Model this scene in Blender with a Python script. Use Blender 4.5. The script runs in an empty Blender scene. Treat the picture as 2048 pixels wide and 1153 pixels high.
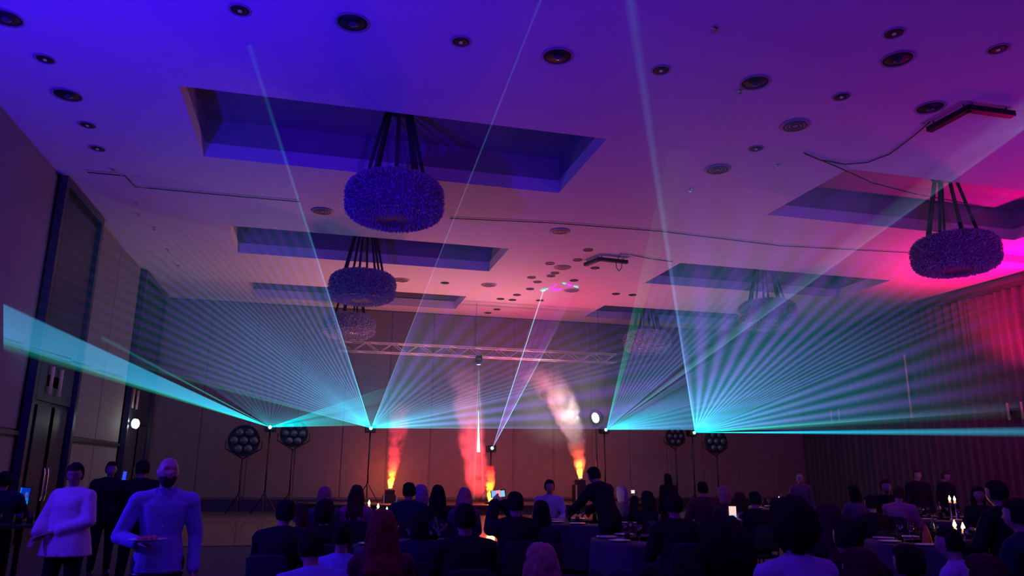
import bpy, bmesh, math, random
import numpy as np
from mathutils import Vector, Matrix
random.seed(7)
rng = np.random.RandomState(7)
SC = bpy.context.scene
COL = SC.collection

# ------------------------------------------------------------------ camera
F_PX = 1480.0
PIT, YAW, ROLL = math.radians(13.8), math.radians(14.5), math.radians(0.45)
CAM = Vector((0, 0, 1.6))
FWD = Vector((math.sin(YAW)*math.cos(PIT), math.cos(YAW)*math.cos(PIT), math.sin(PIT)))
_r0 = Vector((math.cos(YAW), -math.sin(YAW), 0))
_u0 = _r0.cross(FWD)
RGT = _r0*math.cos(ROLL) + _u0*math.sin(ROLL)
UPV = -_r0*math.sin(ROLL) + _u0*math.cos(ROLL)
cd = bpy.data.cameras.new('camera'); cam = bpy.data.objects.new('camera', cd); COL.objects.link(cam)
cd.sensor_width = 36; cd.lens = F_PX*36/2048; cd.clip_end = 200
cam.matrix_world = Matrix(((RGT.x, UPV.x, -FWD.x, CAM.x), (RGT.y, UPV.y, -FWD.y, CAM.y), (RGT.z, UPV.z, -FWD.z, CAM.z), (0, 0, 0, 1)))
SC.camera = cam

# ------------------------------------------------------------------ view, world
SC.view_settings.view_transform = 'Standard'; SC.view_settings.look = 'None'
SC.view_settings.gamma = 1; SC.view_settings.use_curve_mapping = False
SC.view_settings.exposure = 0
W = bpy.data.worlds.new('world'); SC.world = W; W.use_nodes = True
W.node_tree.nodes['Background'].inputs[0].default_value = (0.02, 0.01, 0.04, 1)
W.node_tree.nodes['Background'].inputs[1].default_value = 0.3
cy = SC.cycles
cy.max_bounces = 5; cy.diffuse_bounces = 2; cy.glossy_bounces = 2; cy.transmission_bounces = 2
cy.transparent_max_bounces = 32; cy.volume_bounces = 1; cy.sample_clamp_indirect = 2.0
cy.use_denoising = True; cy.use_adaptive_sampling = True; cy.adaptive_threshold = 0.02; cy.volume_step_rate = 1.0; cy.caustics_reflective = False; cy.caustics_refractive = False

# ------------------------------------------------------------------ lights (coloured washes, plus added hall and stage fill)
def light(kind, name, loc, col, power, target=None, size=0.2, angle=120, blend=1.0, sx=None, sy=None):
    ld = bpy.data.lights.new(name, kind); ld.color = col; ld.energy = power
    if kind == 'AREA':
        ld.shape = 'RECTANGLE'; ld.size = sx; ld.size_y = sy
    else:
        ld.shadow_soft_size = size
    if kind == 'SPOT':
        ld.spot_size = math.radians(angle); ld.spot_blend = blend
    o = bpy.data.objects.new(name, ld); COL.objects.link(o); o.location = loc
    if target:
        o.rotation_euler = (Vector(target)-Vector(loc)).to_track_quat('-Z', 'Y').to_euler()
    return o
light('SPOT', 'blue_wash_light', (-4.6, 6.6, 2.6), (0.02, 0.0, 1.0), 2700, (-3.9, 9.6, 8), 0.2, 165)
light('SPOT', 'violet_wash_light', (2.6, -1.5, 2.6), (0.13, 0.01, 1.0), 2000, (2.8, 0.5, 8), 0.3, 162, 0.45)
light('SPOT', 'blue_side_light', (-5.7, 6.9, 2.8), (0.06, 0.01, 1.0), 760, (0.5, 7.3, 1.1), 0.15, 70)
light('SPOT', 'blue_back_light', (-3.5, -1.5, 4.6), (0.12, 0.03, 1.0), 170, (2.5, 8.0, 1.0), 0.15, 80)
light('SPOT', 'red_wash_light', (8.2, 27.8, 2.2), (1.0, 0.045, 0.12), 1350, (8.2, 25.0, 8), 0.4, 150)
light('SPOT', 'amber_wash_light', (1.8, 27.0, 2.5), (1.0, 0.14, 0.10), 600, (2.2, 25.0, 8), 0.4, 150)
light('SPOT', 'magenta_wash_light', (21.2, 16.2, 4.6), (1.0, 0.0, 0.29), 2900, (20.2, 15.6, 8), 0.2, 140)
light('SPOT', 'rose_wash_light', (20.3, 19.0, 4.6), (1.0, 0.0, 0.14), 1300, (20.8, 18.0, 8), 0.2, 150)
light('SPOT', 'pink_wash_light', (14.0, 9.0, 2.4), (0.50, 0.03, 0.90), 380, (12.0, 14.0, 8), 0.4, 175)
for gx, gy in ((-1.4, 5.0), (8.0, 5.0), (17.0, 7.0), (-3.6, 17.5), (7.9, 17.2), (17.5, 18.0)):
    light('SPOT', 'hall_fill_light', (gx, gy, 7.85), (0.42, 0.10, 1.0), 75, (gx, gy, 0), 0.1, 150)  # added violet fill for the lower hall, not actual fittings
for gx in (-2.5, 4.0, 8.0, 12.5):
    light('SPOT', 'stage_fill_light', (gx, 24.6, 7.8), (1.0, 0.42, 0.52), 130 if gx > 0 else 60, (gx, 30.2, 1.2), 0.1, 100)  # added rosy fill to brighten the far wall, not actual fittings

# ------------------------------------------------------------------ pixel helpers (points on the room's surfaces)
XL, XR, YF, YB, ZC = -6.0, 22.0, 30.5, -3.0, 8.0
def ray(x, y): return FWD*F_PX + RGT*(x-1024) + UPV*(576.5-y)
def onz(x, y, z): d = ray(x, y); return CAM + d*((z-CAM.z)/d.z)
def ony(x, y, Y): d = ray(x, y); return CAM + d*(Y/d.y)
def onx(x, y, X): d = ray(x, y); return CAM + d*(X/d.x)
def at(x, y, depth): return CAM + ray(x, y)*(depth/F_PX)
def hit(x, y):
    d = ray(x, y); best = 1e9
    for k, v in ((0, XL), (0, XR), (1, YF), (2, 0.0), (2, ZC)):
        if abs(d[k]) > 1e-6:
            t = (v-CAM[k])/d[k]
            if 1e-6 < t < best: best = t
    return CAM + d*best

# ------------------------------------------------------------------ materials
def srgb(r, g, b):
    f = lambda c: (c/255/12.92) if c/255 <= 0.04045 else ((c/255+0.055)/1.055)**2.4
    return (f(r), f(g), f(b), 1)
MATS = {}
def mat(name, col, rough=0.7, metal=0.0, noise=0.0, scale=8.0, bump=0.0, coat=0.0, emit=None, estr=0.0, spec=0.5):
    if name in MATS: return MATS[name]
    m = bpy.data.materials.new(name); m.use_nodes = True
    nt = m.node_tree; b = nt.nodes['Principled BSDF']
    b.inputs['Base Color'].default_value = (*col[:3], 1)
    b.inputs['Roughness'].default_value = rough; b.inputs['Metallic'].default_value = metal
    b.inputs['Coat Weight'].default_value = coat; b.inputs['Specular IOR Level'].default_value = spec
    if emit:
        b.inputs['Emission Color'].default_value = (*emit[:3], 1); b.inputs['Emission Strength'].default_value = estr
    if noise or bump:
        tc = nt.nodes.new('ShaderNodeTexCoord'); n = nt.nodes.new('ShaderNodeTexNoise')
        n.inputs['Scale'].default_value = scale; n.inputs['Detail'].default_value = 4
        nt.links.new(tc.outputs['Object'], n.inputs['Vector'])
        if noise:
            mx = nt.nodes.new('ShaderNodeMix'); mx.data_type = 'RGBA'
            mx.inputs['A'].default_value = (*[c*(1-noise) for c in col[:3]], 1)
            mx.inputs['B'].default_value = (*[min(1, c*(1+noise)) for c in col[:3]], 1)
            nt.links.new(n.outputs['Fac'], mx.inputs['Factor']); nt.links.new(mx.outputs['Result'], b.inputs['Base Color'])
        if bump:
            bp = nt.nodes.new('ShaderNodeBump'); bp.inputs['Strength'].default_value = bump; bp.inputs['Distance'].default_value = 0.02
            nt.links.new(n.outputs['Fac'], bp.inputs['Height']); nt.links.new(bp.outputs['Normal'], b.inputs['Normal'])
    MATS[name] = m; return m
def emis(name, col, s):
    if name in MATS: return MATS[name]
    m = bpy.data.materials.new(name); m.use_nodes = True; nt = m.node_tree; nt.nodes.clear()
    e = nt.nodes.new('ShaderNodeEmission'); o = nt.nodes.new('ShaderNodeOutputMaterial')
    e.inputs[0].default_value = (*col[:3], 1); e.inputs[1].default_value = s
    nt.links.new(e.outputs[0], o.inputs[0]); MATS[name] = m; return m
def glass_mat():
    m = bpy.data.materials.new('clear_glass'); m.use_nodes = True; nt = m.node_tree; nt.nodes.clear()
    t = nt.nodes.new('ShaderNodeBsdfTransparent'); g = nt.nodes.new('ShaderNodeBsdfGlossy'); mx = nt.nodes.new('ShaderNodeMixShader')
    lw = nt.nodes.new('ShaderNodeFresnel'); lw.inputs[0].default_value = 1.9; o = nt.nodes.new('ShaderNodeOutputMaterial')
    g.inputs['Roughness'].default_value = 0.08
    nt.links.new(lw.outputs[0], mx.inputs[0]); nt.links.new(t.outputs[0], mx.inputs[1]); nt.links.new(g.outputs[0], mx.inputs[2]); nt.links.new(mx.outputs[0], o.inputs[0])
    return m
GLASS = glass_mat()
M_CEIL = mat('white_ceiling_paint', (0.62, 0.60, 0.62), 0.9, noise=0.05, scale=3)
M_WALL = mat('beige_wall_cladding', (0.20, 0.16, 0.19), 0.75, noise=0.12, scale=2, bump=0.1)
M_FARW = mat('brown_far_wall_cladding', (0.20, 0.165, 0.155), 0.8, noise=0.15, scale=3, bump=0.1)
M_DARKW = mat('dark_timber', (0.030, 0.026, 0.030), 0.35, noise=0.3, scale=4)
M_CARPET = mat('dark_patterned_carpet', (0.07, 0.05, 0.06), 0.95, noise=0.5, scale=14, bump=0.3)
M_WOOD = mat('glossy_parquet', (0.46, 0.22, 0.12), 0.25, noise=0.2, scale=5, coat=0.6)
M_BLACK = mat('black_metal', (0.015, 0.015, 0.017), 0.45, metal=0.3)
M_BLKP = mat('black_paint', (0.012, 0.012, 0.013), 0.6)
M_ALU = mat('aluminium_truss', (0.5, 0.46, 0.46), 0.5, metal=0.3)
M_CHROME = mat('chrome', (0.8, 0.8, 0.8), 0.15, metal=1)
M_WHITEC = mat('white_porcelain', (0.8, 0.8, 0.8), 0.25)
M_CLOTH = mat('dark_table_linen', (0.085, 0.055, 0.085), 0.9, noise=0.15, scale=20)
M_CLOTHW = mat('pale_table_linen', (0.55, 0.5, 0.6), 0.9)
M_CURT = mat('dark_velvet_curtain', (0.085, 0.055, 0.075), 0.85, noise=0.25, scale=6)
M_SKIN = mat('skin', (0.42, 0.25, 0.19), 0.55, noise=0.08, scale=30)
M_SKIN2 = mat('pale_skin', (0.62, 0.42, 0.34), 0.5, noise=0.06, scale=30)

# ------------------------------------------------------------------ mesh helpers
class MB:
    def __init__(s): s.v = []; s.f = []
    def add(s, vs, fs):
        o = len(s.v); s.v += [tuple(v) for v in vs]; s.f += [tuple(i+o for i in f) for f in fs]; return s
    def box(s, c, d, rz=0.0):
        x, y, z = d[0]/2, d[1]/2, d[2]/2; ca, sa = math.cos(rz), math.sin(rz); vs = []
        for sx, sy, sz in ((-1,-1,-1),(1,-1,-1),(1,1,-1),(-1,1,-1),(-1,-1,1),(1,-1,1),(1,1,1),(-1,1,1)):
            px, py = sx*x, sy*y
            vs.append((c[0]+px*ca-py*sa, c[1]+px*sa+py*ca, c[2]+sz*z))
        return s.add(vs, [(0,3,2,1),(4,5,6,7),(0,1,5,4),(1,2,6,5),(2,3,7,6),(3,0,4,7)])
    def tube(s, pts, r, n=8, closed_ends=True):
        return s.loft(pts, [(q, q) for q in (r if isinstance(r, (list, tuple)) else [r]*len(pts))], n, caps=closed_ends)
    def loft(s, pts, rad, n=12, side=(1, 0, 0), caps=True, pw=2.0):
        pts = [Vector(p) for p in pts]; vs = []; m = len(pts)
        for i, p in enumerate(pts):
            t = (pts[min(i+1, m-1)]-pts[max(i-1, 0)]).normalized()
            sd = Vector(side); sd = sd - t*sd.dot(t)
            if sd.length < 0.15:
                sd = Vector((0, 1, 0)); sd = sd - t*sd.dot(t)
                if sd.length < 0.15: sd = Vector((0, 0, 1)) - t*t.z
            sd.normalize(); fr = t.cross(sd)
            a, b = rad[i]
            for k in range(n):
                th = 2*math.pi*k/n; c, q = math.cos(th), math.sin(th)
                c = math.copysign(abs(c)**(2/pw), c); q = math.copysign(abs(q)**(2/pw), q)
                vs.append(p + sd*(a*c) + fr*(b*q))
        fs = [(i*n+k, i*n+(k+1) % n, (i+1)*n+(k+1) % n, (i+1)*n+k) for i in range(m-1) for k in range(n)]
        if caps: fs += [tuple(reversed(range(n))), tuple(range((m-1)*n, m*n))]
        return s.add(vs, fs)
    def caps(s, a, b, ra, rb, n=10):   # capsule with round ends
        a, b = Vector(a), Vector(b); t = (b-a).normalized(); P, R = [], []
        for h in (-0.95, -0.7, -0.35): P.append(a+t*(ra*h)); R.append((ra*math.sqrt(1-h*h),)*2)
        P.append(a); R.append((ra, ra)); P.append(b); R.append((rb, rb))
        for h in (0.35, 0.7, 0.95): P.append(b+t*(rb*h)); R.append((rb*math.sqrt(1-h*h),)*2)
        return s.loft(P, R, n)
    def ell(s, c, r, nu=16, nv=10, fn=None):
        vs = [(0, 0, -1)] + [(math.cos(2*math.pi*u/nu)*math.cos(w), math.sin(2*math.pi*u/nu)*math.cos(w), math.sin(w))
             for v in range(1, nv) for w in [math.pi*(v/nv-0.5)] for u in range(nu)] + [(0, 0, 1)]
        out = []
        for v in vs:
            q = Vector((v[0]*r[0], v[1]*r[1], v[2]*r[2]))
            if fn: q = fn(Vector(v), q)
            out.append(Vector(c)+q)
        fs = [(0, 1+(u+1) % nu, 1+u) for u in range(nu)]
        for v in range(nv-2):
            for u in range(nu):
                a = 1+v*nu; fs.append((a+u, a+(u+1) % nu, a+nu+(u+1) % nu, a+nu+u))
        L = len(vs)-1; a = 1+(nv-2)*nu
        fs += [(L, a+u, a+(u+1) % nu) for u in range(nu)]
        return s.add(out, fs)
    def lathe(s, prof, c=(0, 0, 0), n=20):
        vs = [(c[0]+r*math.cos(2*math.pi*k/n), c[1]+r*math.sin(2*math.pi*k/n), c[2]+z) for r, z in prof for k in range(n)]
        fs = [(i*n+k, i*n+(k+1) % n, (i+1)*n+(k+1) % n, (i+1)*n+k) for i in range(len(prof)-1) for k in range(n)]
        if prof[0][0] > 1e-4: fs.append(tuple(reversed(range(n))))
        if prof[-1][0] > 1e-4: fs.append(tuple(range((len(prof)-1)*n, len(prof)*n)))
        return s.add(vs, fs)
    def mesh(s, name, m=None, smooth=False):
        me = bpy.data.meshes.new(name); me.from_pydata(s.v, [], s.f); me.validate()
        if m: me.materials.append(m)
        if smooth: me.shade_smooth()
        return me
    def build(s, name, m, parent=None, smooth=False):
        o = bpy.data.objects.new(name, s.mesh(name, m, smooth)); COL.objects.link(o)
        if parent: o.parent = parent
        return o
def tag(o, label=None, cat=None, group=None, kind=None):
    if label: o['label'] = label
    if cat: o['category'] = cat
    if group: o['group'] = group
    if kind: o['kind'] = kind
    return o
def empty(name, loc=(0, 0, 0), rz=0.0):
    o = bpy.data.objects.new(name, None); COL.objects.link(o); o.location = loc; o.rotation_euler = (0, 0, rz); o.empty_display_size = 0.1
    return o
def struct(o): o['kind'] = 'structure'; return o
def copy_tree(o, parent=None):
    c = o.copy(); COL.objects.link(c); c.parent = parent
    for ch in list(o.children): copy_tree(ch, c)
    return c
def remesh(mb, name, m, voxel, smooth=6, parent=None, disp=0.0, dscale=0.1):
    tmp = bpy.data.objects.new('tmp', mb.mesh('tmp')); COL.objects.link(tmp)
    r = tmp.modifiers.new('r', 'REMESH'); r.mode = 'VOXEL'; r.voxel_size = voxel
    q = tmp.modifiers.new('s', 'SMOOTH'); q.iterations = smooth; q.factor = 0.5
    dg = bpy.context.evaluated_depsgraph_get(); dg.update()
    me = bpy.data.meshes.new_from_object(tmp.evaluated_get(dg)); me.name = name
    bpy.data.objects.remove(tmp)
    if disp:
        from mathutils import noise as nz
        for v in me.vertices:
            k = nz.noise(Vector((v.co.x/dscale, v.co.y/dscale, v.co.z/(dscale*2.5)))) + 0.5*nz.noise(v.co*(2.3/dscale))
            v.co += v.normal*(disp*k)
    me.materials.clear()
    if m: me.materials.append(m)
    me.shade_smooth()
    return me

# ------------------------------------------------------------------ room shell
def grid_holes(x0, x1, y0, y1, holes, z):
    xs = sorted(set([x0, x1]+[h[0] for h in holes]+[h[1] for h in holes])); ys = sorted(set([y0, y1]+[h[2] for h in holes]+[h[3] for h in holes]))
    mb = MB()
    for i in range(len(xs)-1):
        for j in range(len(ys)-1):
            cx_, cy_ = (xs[i]+xs[i+1])/2, (ys[j]+ys[j+1])/2
            if any(h[0] < cx_ < h[1] and h[2] < cy_ < h[3] for h in holes): continue
            mb.add([(xs[i], ys[j], z), (xs[i+1], ys[j], z), (xs[i+1], ys[j+1], z), (xs[i], ys[j+1], z)], [(0, 3, 2, 1)])
    return mb
HOLES = [(a, b, c, d) for a, b in ((-2.7, 5.2), (10.8, 18.7)) for c, d in ((12.67, 15.75), (20.5, 23.2), (27.0, 29.4))]
mb = grid_holes(XL-0.3, XR+0.3, YB, YF+0.3, HOLES, ZC)
RH = 0.88
for a, b, c, d in HOLES:
    z1 = ZC+0.32
    mb.add([(a, c, ZC), (b, c, ZC), (b, d, ZC), (a, d, ZC), (a, c, z1), (b, c, z1), (b, d, z1), (a, d, z1)],
           [(0, 1, 5, 4), (1, 2, 6, 5), (2, 3, 7, 6), (3, 0, 4, 7)])
CEIL = struct(mb.build('ceiling', M_CEIL))
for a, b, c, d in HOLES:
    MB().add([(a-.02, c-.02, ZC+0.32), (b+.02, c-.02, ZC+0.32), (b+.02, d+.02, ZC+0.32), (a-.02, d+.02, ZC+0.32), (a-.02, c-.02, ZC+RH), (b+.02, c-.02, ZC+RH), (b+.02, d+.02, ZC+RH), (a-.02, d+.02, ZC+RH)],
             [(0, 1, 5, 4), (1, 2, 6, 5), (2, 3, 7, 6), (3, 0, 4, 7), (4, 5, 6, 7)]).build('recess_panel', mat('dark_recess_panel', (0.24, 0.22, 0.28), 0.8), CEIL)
struct(MB().box(((XL+XR)/2, (YB+YF)/2, -0.05), (XR-XL+0.6, YF-YB+0.6, 0.1)).build('floor', M_CARPET))
wl = struct(MB().box((XL-0.15, (YB+YF)/2, ZC/2), (0.3, YF-YB+0.6, ZC)).build('wall_left', M_WALL))
wr = struct(MB().box((XR+0.15, (YB+YF)/2, ZC/2), (0.3, YF-YB+0.6, ZC)).build('wall_right', M_WALL))
wf = struct(MB().box(((XL+XR)/2, YF+0.15, ZC/2), (XR-XL+0.6, 0.3, ZC)).build('wall_far', M_FARW))
struct(MB().box(((XL+XR)/2, YB-0.15, ZC/2), (XR-XL+0.6, 0.3, ZC)).build('wall_back', M_WALL))
struct(MB().box(((XL+XR)/2, YF-0.03, 0.22), (XR-XL-0.1, 0.06, 0.44)).build('baseboard_far', M_DARKW))
struct(MB().box((XL+0.03, 8.5, 0.1), (0.06, 17, 0.2)).build('baseboard_left', M_DARKW))
# wide cladding panels of the walls
def bevel_panel(w, h, t=0.03):
    b = 0.025
    return MB().add([(-w/2, 0, -h/2), (w/2, 0, -h/2), (w/2, 0, h/2), (-w/2, 0, h/2), (-w/2+b, -t, -h/2+b), (w/2-b, -t, -h/2+b), (w/2-b, -t, h/2-b), (-w/2+b, -t, h/2-b)],
                    [(0, 1, 5, 4), (1, 2, 6, 5), (2, 3, 7, 6), (3, 0, 4, 7), (4, 5, 6, 7)])
FPW = 28/16.0
pm = bevel_panel(FPW-0.03, 7.5).mesh('wall_panel', M_FARW)
for i in range(16):
    o = bpy.data.objects.new('wall_panel', pm); COL.objects.link(o); o.parent = wf; o.location = (XL+FPW*(i+0.5), YF, 4.22)
# left wall panels, two rows, between the dark door bays
def left_panels(y0, y1, n):
    w = (y1-y0)/n
    for z0, z1 in ((0.25, 2.2), (2.3, 7.95)):
        me = bevel_panel(w-0.03, z1-z0-0.03).mesh('wall_panel', M_WALL)
        for i in range(n):
            o = bpy.data.objects.new('wall_panel', me); COL.objects.link(o); o.parent = wl
            o.location = (XL, y0+w*(i+0.5), (z0+z1)/2); o.rotation_euler = (0, 0, math.pi/2)
left_panels(0.0, 17.6, 5); left_panels(20.75, 26.0, 2); left_panels(29.75, 30.4, 1)
struct(MB().box((XL+0.05, 8.8, 2.25), (0.1, 17.5, 0.09)).build('trim_1', M_DARKW))
struct(MB().box((XL+0.05, 23.37, 2.25), (0.1, 5.2, 0.09)).build('trim_2', M_DARKW))
# dark full-height door bays on the left wall
for n_, (y0, y1) in enumerate(((17.6, 20.7), (26.05, 29.7))):
    d = struct(empty('door_%d' % (n_+1), (XL, (y0+y1)/2, 0)))
    w = y1-y0
    MB().box((0.03, 0, 4.0), (0.06, w, 7.98)).build('backing', M_DARKW, d)
    fr = MB(); fr.box((0.11, -w/2+0.09, 3.98), (0.22, 0.18, 7.94)).box((0.11, w/2-0.09, 3.98), (0.22, 0.18, 7.94)).box((0.11, 0, 7.86), (0.22, w-0.36, 0.2))
    fr.build('frame', M_DARKW, d)
    MB().box((0.10, -w/2+0.42, 3.9), (0.05, 0.07, 7.6)).build('moulding', M_BLKP, d)
    for s in (-1, 1):
        lf = MB().box((0.10, s*(w/2-0.65)*0.5+0.1, 1.45), (0.07, w/2-0.42, 2.9)).build('door_leaf', mat('black_door_veneer', (0.035, 0.035, 0.045), 0.3, coat=0.3), d)
        MB().tube([(0.17, 0.1+s*0.12, 0.85), (0.19, 0.1+s*0.12, 0.95), (0.19, 0.1+s*0.12, 1.45), (0.17, 0.1+s*0.12, 1.55)], 0.018).build('door_handle', M_CHROME, lf)
    MB().box((0.10, 0.1, 5.3), (0.06, w-0.75, 4.6)).build('upper_panel', mat('dark_upper_panel', (0.022, 0.024, 0.05), 0.4), d)

# dance floor, stage
df = MB().box((4.0, 21.85, 0.01), (15.0, 9.3, 0.02)).build('dance_floor', M_WOOD)
tag(df, 'large glossy brown wooden dance floor in front of the stage', 'dance floor')
def stage():
    r = empty('stage', (6.6, 30.38, 0)); n = 40; A, B, H = 7.2, 3.1, 0.34
    tag(r, 'low round-fronted dark stage against the far wall', 'stage')
    arc = [(A*math.cos(t), -B*math.sin(t)) for t in [math.pi*i/n for i in range(n+1)]]
    mb = MB(); vs = [(x, y, H-0.05) for x, y in arc]+[(x, y, H) for x, y in arc]; m = n+1
    mb.add(vs, [tuple(range(m)), tuple(reversed(range(m, 2*m)))]+[(i, i+m, (i+1) % m+m, (i+1) % m) for i in range(m)])
    mb.build('deck', mat('stage_deck', (0.10, 0.07, 0.065), 0.4), r)
    mb = MB(); k = 0.985
    vs = [(x*k, y*k, 0.0) for x, y in arc]+[(x*k, y*k, H-0.05) for x, y in arc]
    mb.add(vs, [(i, i+m, (i+1) % m+m, (i+1) % m) for i in range(m)]).build('skirting', mat('stage_skirting', (0.05, 0.035, 0.04), 0.8), r)
stage()
STZ = 0.34

# right wall curtains
def curtain_mesh(w, h, folds):
    n = folds*8; mb = MB()
    vs = []
    for j, z in enumerate((0.03, h*0.5, h)):
        for i in range(n+1):
            u = i/n; vs.append((0.0-0.11-0.09*math.sin(2*math.pi*folds*u)-0.03*math.sin(13*u+j), w*(u-0.5), z))
    mb.add(vs, [(j*(n+1)+i, j*(n+1)+i+1, (j+1)*(n+1)+i+1, (j+1)*(n+1)+i) for j in range(2) for i in range(n)])
    return mb.mesh('curtain', M_CURT, True)
cm = curtain_mesh(3.2, 7.55, 9)
ords = ['nearest', 'second', 'third', 'fourth', 'fifth farthest-but-one', 'farthest']
for i in range(6):
    o = bpy.data.objects.new('curtain', cm); COL.objects.link(o); o.location = (XR, 12.72+3.22*i, 0.0)
    tag(o, 'dark full-height curtain on the right wall, %s panel from the camera' % ords[i], 'curtain', 'dark curtains along the right wall')
struct(MB().box((XR-0.13, 20.75, 7.63), (0.26, 19.4, 0.14)).build('trim_3', M_DARKW))
struct(MB().box((XR-0.09, 18.2, 7.82), (0.18, 0.10, 0.34)).build('trim_4', M_DARKW))
struct(MB().box((19.85, 17.2, 7.88), (4.0, 0.5, 0.22)).build('trim_5', M_CEIL))

# ------------------------------------------------------------------ wall sconces
def sconce(loc, rz, label, gap=0.5, h=0.62, glow=0.05, n=2):
    r = empty('wall_light', loc, rz)
    tag(r, label, 'wall light', 'slim frosted wall lights')
    MB().box((0, 0.02, 0), (gap+0.16, 0.04, h*0.4)).build('back_plate', M_BLACK, r)
    m = mat('frosted_strip', (0.28, 0.15, 0.18), 0.6, emit=(1.0, 0.42, 0.5), estr=0.04)
    for s in ([-1, 1] if n == 2 else [0]):
        MB().loft([(s*gap/2, -0.07, -h/2), (s*gap/2, -0.07, h/2)], [(0.035, 0.035)]*2, 10).build('glass_strip', m, r, True)
q = -math.pi/2
sconce((XL+0.13, 18.95, 3.46), math.pi/2, 'twin vertical frosted wall light on the nearer dark door bay', 0.62, 0.62)
sconce((XL+0.13, 26.75, 3.75), math.pi/2, 'twin vertical frosted wall light on the farther dark door bay', 0.62, 0.62)
sconce((XR-0.28, 27.8, 3.98), q, 'twin vertical wall light far along the right curtains', 0.5, 0.5)
sconce((XR-0.28, 19.15, 3.55), q, 'twin vertical wall light at the right edge of the picture', 0.5, 0.55)
sconce((XR-0.28, 23.5, 4.8), q, 'single long pinkish light strip on the right curtains', 0.0, 2.4, n=1)

# ------------------------------------------------------------------ ceiling fittings
def ceiling_speaker():
    r = empty('ceiling_downlight')
    MB().lathe([(0.25, 0.0), (0.255, -0.014), (0.225, -0.016), (0.22, 0.0)], n=28).build('ring', mat('bronze_ring', (0.32, 0.30, 0.32), 0.6, metal=0.0), r, True)
    MB().lathe([(0.22, -0.004), (0.15, -0.006), (0.14, -0.02), (0.0, -0.022)], n=28).build('baffle', M_BLKP, r, True)
    MB().ell((0.02, 0, -0.03), (0.07, 0.07, 0.03), 12, 6).build('lens', mat('smoked_lens', (0.10, 0.09, 0.1), 0.1, coat=1), r, True)
    return r
def small_downlight():
    r = empty('ceiling_downlight')
    MB().lathe([(0.16, 0.0), (0.16, -0.012), (0.135, -0.014), (0.13, 0.0)], n=22).build('ring', MATS['bronze_ring'], r, True)
    MB().lathe([(0.13, -0.004), (0.08, -0.008), (0.0, -0.008)], n=22).build('baffle', M_BLKP, r, True)
    MB().ell((0.0, 0, -0.02), (0.032, 0.032, 0.018), 10, 6).build('lamp', mat('downlight_lamp', (0.35, 0.3, 0.3), 0.1, coat=1, emit=(1, 0.4, 0.5), estr=0.05), r, True)
    return r
def vent():
    r = empty('ceiling_vent')
    MB().lathe([(0.28, 0.0), (0.285, -0.015), (0.24, -0.03)], n=24).build('flange', MATS['bronze_ring'], r, True)
    for i in range(3): MB().lathe([(0.21-i*0.065, -0.01), (0.22-i*0.065, -0.035), (0.19-i*0.065, -0.035), (0.18-i*0.065, -0.01)], n=20).build('vane', M_BLKP, r, True)
    return r
def spr():
    r = empty('sprinkler_head')
    MB().lathe([(0.05, 0), (0.05, -0.012), (0.018, -0.016), (0.014, -0.05), (0.0, -0.05)], n=10).build('body', M_CHROME, r)
    MB().lathe([(0.0, -0.062), (0.035, -0.06), (0.035, -0.066), (0, -0.066)], n=10).build('deflector', M_CHROME, r)
    return r
PROTO = {}
def place(kind, maker, loc, rz, label, cat, group=None):
    if kind not in PROTO:
        PROTO[kind] = maker(); o = PROTO[kind]
    else: o = copy_tree(PROTO[kind])
    for k in ('label', 'category', 'group'):
        if k in o: del o[k]
    o.location = loc; o.rotation_euler = (0, 0, rz); tag(o, label, cat, group)
    return o
def cz(x, y, z=ZC): p = onz(x, y, z); return (p.x, p.y, z)
BIG = [((705, 45), 'large black recessed ceiling light, the biggest one near the top left'), ((1115, 112), 'large black recessed ceiling light at top centre'),
       ((1510, 165), 'large faint recessed ceiling light right of the tallest laser edge'), ((1795, 118), 'large dark recessed ceiling light high in the right part'),
       ((135, 190), 'large dark recessed ceiling light above the left wall'), ((10, 35), 'large dark recessed ceiling light in the top left corner'), ((1860, 215), 'large dark recessed ceiling light beside the right L-shaped track')]
SMALL = [((480, 20), 'small recessed ceiling light at the top, left of the biggest one'), ((922, 83), 'small reddish recessed ceiling light between the two large ones'),
         ((1322, 140), 'small recessed ceiling light with a bright lamp beside the tall laser edge'), ((1683, 193), 'small pale glinting ceiling light in the right half'),
         ((1512, 297), 'small glinting ceiling light below the large faint one'), ((90, 118), 'small recessed ceiling light above the left wall, nearest pair'),
         ((175, 250), 'small recessed ceiling light above the left wall, middle of the row'), ((195, 297), 'small dark recessed light above the left wall, end of the row'),
         ((1788, 66), 'small dark recessed light at the top right'), ((1440, 340), 'small dark recessed light over the right laser fan'), ((1996, 98), 'small dark recessed light at the far top right')]
for (x, y), l in BIG: place('big', ceiling_speaker, cz(x, y), 0.4, l, 'ceiling light')
for (x, y), l in SMALL: place('small', small_downlight, cz(x, y), 0, l, 'ceiling light')
VENTS = [((1590, 250), 'round dark ceiling vent left of the right L-shaped track'), ((645, 422), 'round dark ceiling vent left of the big drum lamp'), ((1120, 462), 'round dark ceiling vent between the laser edges'),
         ((1125, 535), 'round dark ceiling vent above the coloured laser drawing'), ((1143, 581), 'round dark ceiling vent touching the coloured laser drawing'), ((978, 570), 'round dark ceiling vent in the red glow, left of the laser drawing'),
         ((803, 560), 'round dark ceiling vent right of the middle drum lamp'), ((1435, 338), 'faint round vent inside the right laser fan')]
for (x, y), l in VENTS: place('vent', vent, cz(x, y), 0, l, 'ceiling vent')
dots = [(1176, 500), (1155, 520), (1100, 527), (1110, 546), (1102, 552), (1063, 555), (1075, 564), (1060, 578), (1034, 590), (1025, 600), (1001, 598), (994, 619), (976, 626), (890, 566), (1080, 601), (1148, 561),
        (1232, 588), (1190, 536), (1265, 590)]
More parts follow.
